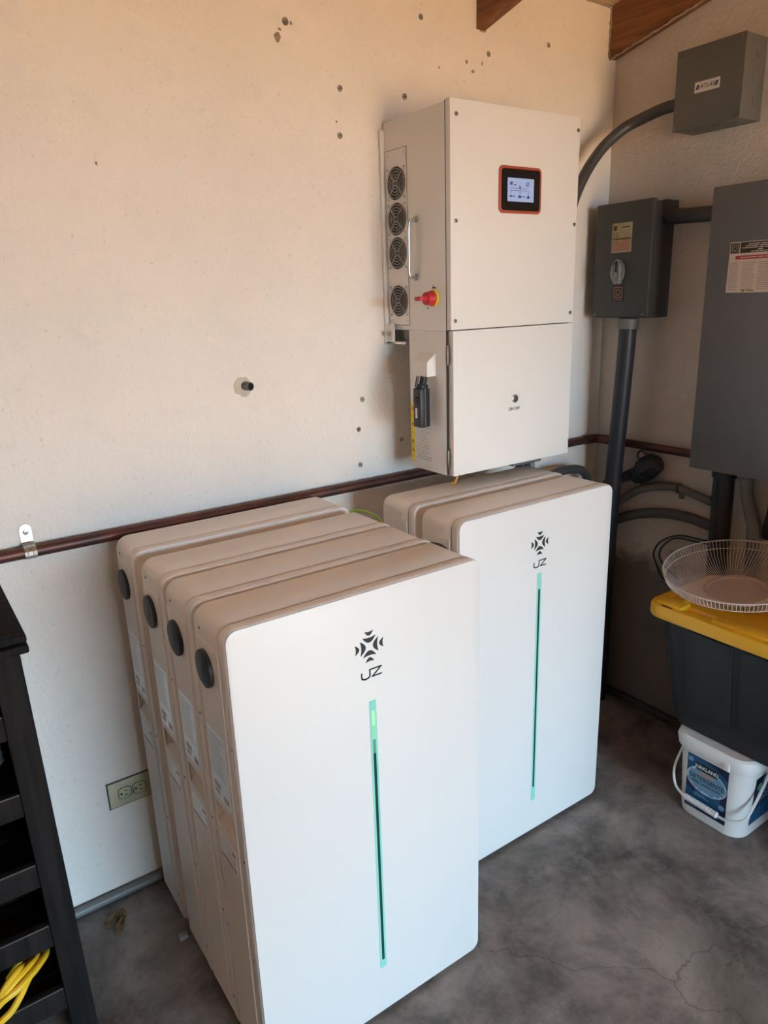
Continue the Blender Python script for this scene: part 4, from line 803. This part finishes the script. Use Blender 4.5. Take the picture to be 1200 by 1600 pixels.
# ------------------------------------------------------------------ black wooden rack at the left
rk = thing('wooden_rack', 'black painted wooden rack against the wall at the left edge', 'rack', (-0.50, -0.22, 0))
RX0, RX1, RY0, RY1, RH = -0.93, -0.1065, -0.400, -0.035, 0.990
lean = lambda bm: [setattr(v, 'co', Vector((v.co.x-0.0125*(v.co.z/0.95), v.co.y, v.co.z))) for v in bm.verts] and bm
for x0, x1 in ((RX1-0.046, RX1+0.0045), (RX0, RX0+0.046)):
    for y0, y1 in ((RY0, RY0+0.035), (RY1-0.035, RY1)):
        b = NB(); box(b, x0, x1, y0, y1, 0, RH-0.012, 0.002); obj('post', lean(b), BLKWOOD, rk)
b = NB(); box(b, RX1-0.020, RX1-0.006, RY0+0.03, RY1-0.03, 0.05, RH-0.012, 0.001); obj('side_panel', lean(b), BLKWOOD, rk)
b = NB(); box(b, RX0+0.006, RX0+0.020, RY0+0.03, RY1-0.03, 0.05, RH-0.012, 0.001); obj('side_panel', lean(b), BLKWOOD, rk)
b = NB(); box(b, RX0+0.02, RX1-0.02, RY1-0.010, RY1-0.002, 0.05, RH-0.012, 0.001); obj('back_panel', lean(b), BLKWOOD, rk)
b = NB(); box(b, RX0-0.015, RX1+0.020, RY0-0.010, RY1+0.005, RH+0.006, RH+0.020, 0.003); tp = obj('top_board', lean(b), BLKWOOD, rk)
b = NB(); box(b, RX0-0.015, RX1+0.020, RY0-0.018, RY0+0.02, RH-0.014, RH+0.003, 0.004); obj('top_edge', lean(b), BLKWOOD, rk)
b = NB(); box(b, RX0-0.008, RX1+0.014, RY0+0.02, RY1, RH-0.012, RH+0.007, 0.001); obj('top_frame', lean(b), BLKWOOD, rk)
b = NB(); box(b, RX0-0.012, RX1+0.017, RY0-0.003, RY0+0.006, RH+0.0195, RH+0.0225, 0.001); obj('top_batten', lean(b), BLKWOOD, tp)
for z0, z1 in ((0.799, 0.852), (0.624, 0.677), (0.448, 0.506), (0.292, 0.3495), (0.119, 0.177)):
    b = NB(); box(b, RX0+0.046, RX1-0.0465, RY0+0.004, RY0+0.024, z0, z1, 0.0025); rl = obj('front_rail', lean(b), BLKWOOD, rk)
    b = NB(); box(b, RX0+0.05, RX1-0.048, RY0+0.0030, RY0+0.0060, z1-0.0022, z1+0.0006, 0.0006, 1); obj('worn_edge', lean(b), WEAR, rl, 'worn brown edge')
    zs = (z0+z1)/2-0.012
    for k in range(5):
        y0 = RY0+0.036+k*0.062; b = NB(); box(b, RX0+0.02, RX1-0.02, y0, y0+0.05, zs, zs+0.012, 0.001); obj('shelf_slat', lean(b), BLKWOOD, rk)
# yellow cord on the lowest shelves
b = NB(); yc = -0.425
def cord(pts): tube(b, spline(pts, 7), 0.0072, 9)
zs = 0.148
cord([(-0.36, -0.33, 0.185), (-0.31, -0.41, 0.215), (-0.27, -0.42, 0.2588), (-0.2523, -0.417, 0.2760), (-0.2293, -0.4, 0.2815), (-0.2133, -0.365, 0.2585), (-0.20, -0.31, 0.25)])
cord([(-0.36, -0.30, 0.18), (-0.315, -0.41, 0.205), (-0.2716, -0.424, 0.254), (-0.2442, -0.42, 0.2731), (-0.2169, -0.4, 0.2732), (-0.1902, -0.365, 0.2617), (-0.185, -0.30, 0.24)])
cord([(-0.38, -0.34, 0.19), (-0.325, -0.425, 0.208), (-0.2719, -0.432, 0.2517), (-0.2408, -0.43, 0.2617), (-0.214, -0.415, 0.265), (-0.1926, -0.395, 0.2632), (-0.1724, -0.36, 0.2543), (-0.170, -0.31, 0.24), (-0.21, -0.29, 0.20)])
cord([(-0.35, -0.34, 0.17), (-0.33, -0.41, 0.160), (-0.2806, -0.43, 0.2051), (-0.257, -0.428, 0.2166), (-0.236, -0.42, 0.2348), (-0.2227, -0.412, 0.2488), (-0.2099, -0.38, 0.2412), (-0.20, -0.33, 0.26), (-0.22, -0.30, 0.21), (-0.25, -0.28, 0.16)])
tag(obj('extension_cord', b, YCORD, org=(-0.25, -0.4, 0.17)), 'coiled yellow extension cord hanging out of the lowest rack shelf', 'cord')
# clear bag of things on the second shelf
b = NB(); bmesh.ops.create_icosphere(b, subdivisions=4, radius=1.0); R = random.Random(5); off = [Vector((R.uniform(-9, 9), R.uniform(-9, 9), R.uniform(-9, 9))) for _ in range(3)]
from mathutils import noise as mnoise
for v in b.verts:
    p = v.co.copy(); k = 1+0.22*mnoise.noise(p*2.2+off[0])+0.10*mnoise.noise(p*6+off[1])+0.05*mnoise.noise(p*13+off[2])
    v.co = Vector((-0.226+p.x*k*0.055, -0.285+p.y*k*0.060, 0.650+0.075+p.z*k*0.055))
tag(obj('plastic_bag', b, BAG, org=(-0.232, -0.305, 0.65)), 'crumpled clear plastic bag on an upper shelf of the black rack', 'bag')
# dry leaf and a scrap on the floor
b = NB(); R = random.Random(11)
for (cx, cy, sx, sy, ang) in ((0.004, -0.088, 0.024, 0.014, 0.5), (0.034, -0.082, 0.022, 0.015, 1.4), (0.018, -0.118, 0.030, 0.010, 0.9)):
    n = 14; V = []
    for k in range(n):
        a = 2*PI*k/n; rr = R.uniform(0.75, 1.15); x, y = sx*rr*math.cos(a), sy*rr*math.sin(a)
        V.append((cx+x*math.cos(ang)-y*math.sin(ang), cy+x*math.sin(ang)+y*math.cos(ang), 0.0015+0.006*abs(math.sin(a*1.5))))
    c0 = Vector((cx, cy, 0.004)); top = [b.verts.new(p) for p in V]; bot = [b.verts.new((p[0], p[1], p[2]-0.0012)) for p in V]; ct = b.verts.new(c0); cb_ = b.verts.new(c0-Vector((0, 0, 0.0012)))
    for k in range(n):
        k2 = (k+1) % n; b.faces.new((top[k], top[k2], ct)); b.faces.new((bot[k2], bot[k], cb_)); b.faces.new((top[k], bot[k], bot[k2], top[k2]))
tag(obj('dry_leaf', b, LEAF, org=(0.018, -0.1, 0)), 'curled brown dry leaf on the floor near the back wall', 'leaf')
b = NB(); box(b, 0.1335, 0.1555, -0.262, -0.246, 0.0, 0.013, 0.001); tag(obj('floor_scrap', b, mat('grey_scrap', (0.30, 0.28, 0.27), 0.8), org=(0.143, -0.254, 0)), 'small grey block on the floor beside the left cabinets', 'scrap')
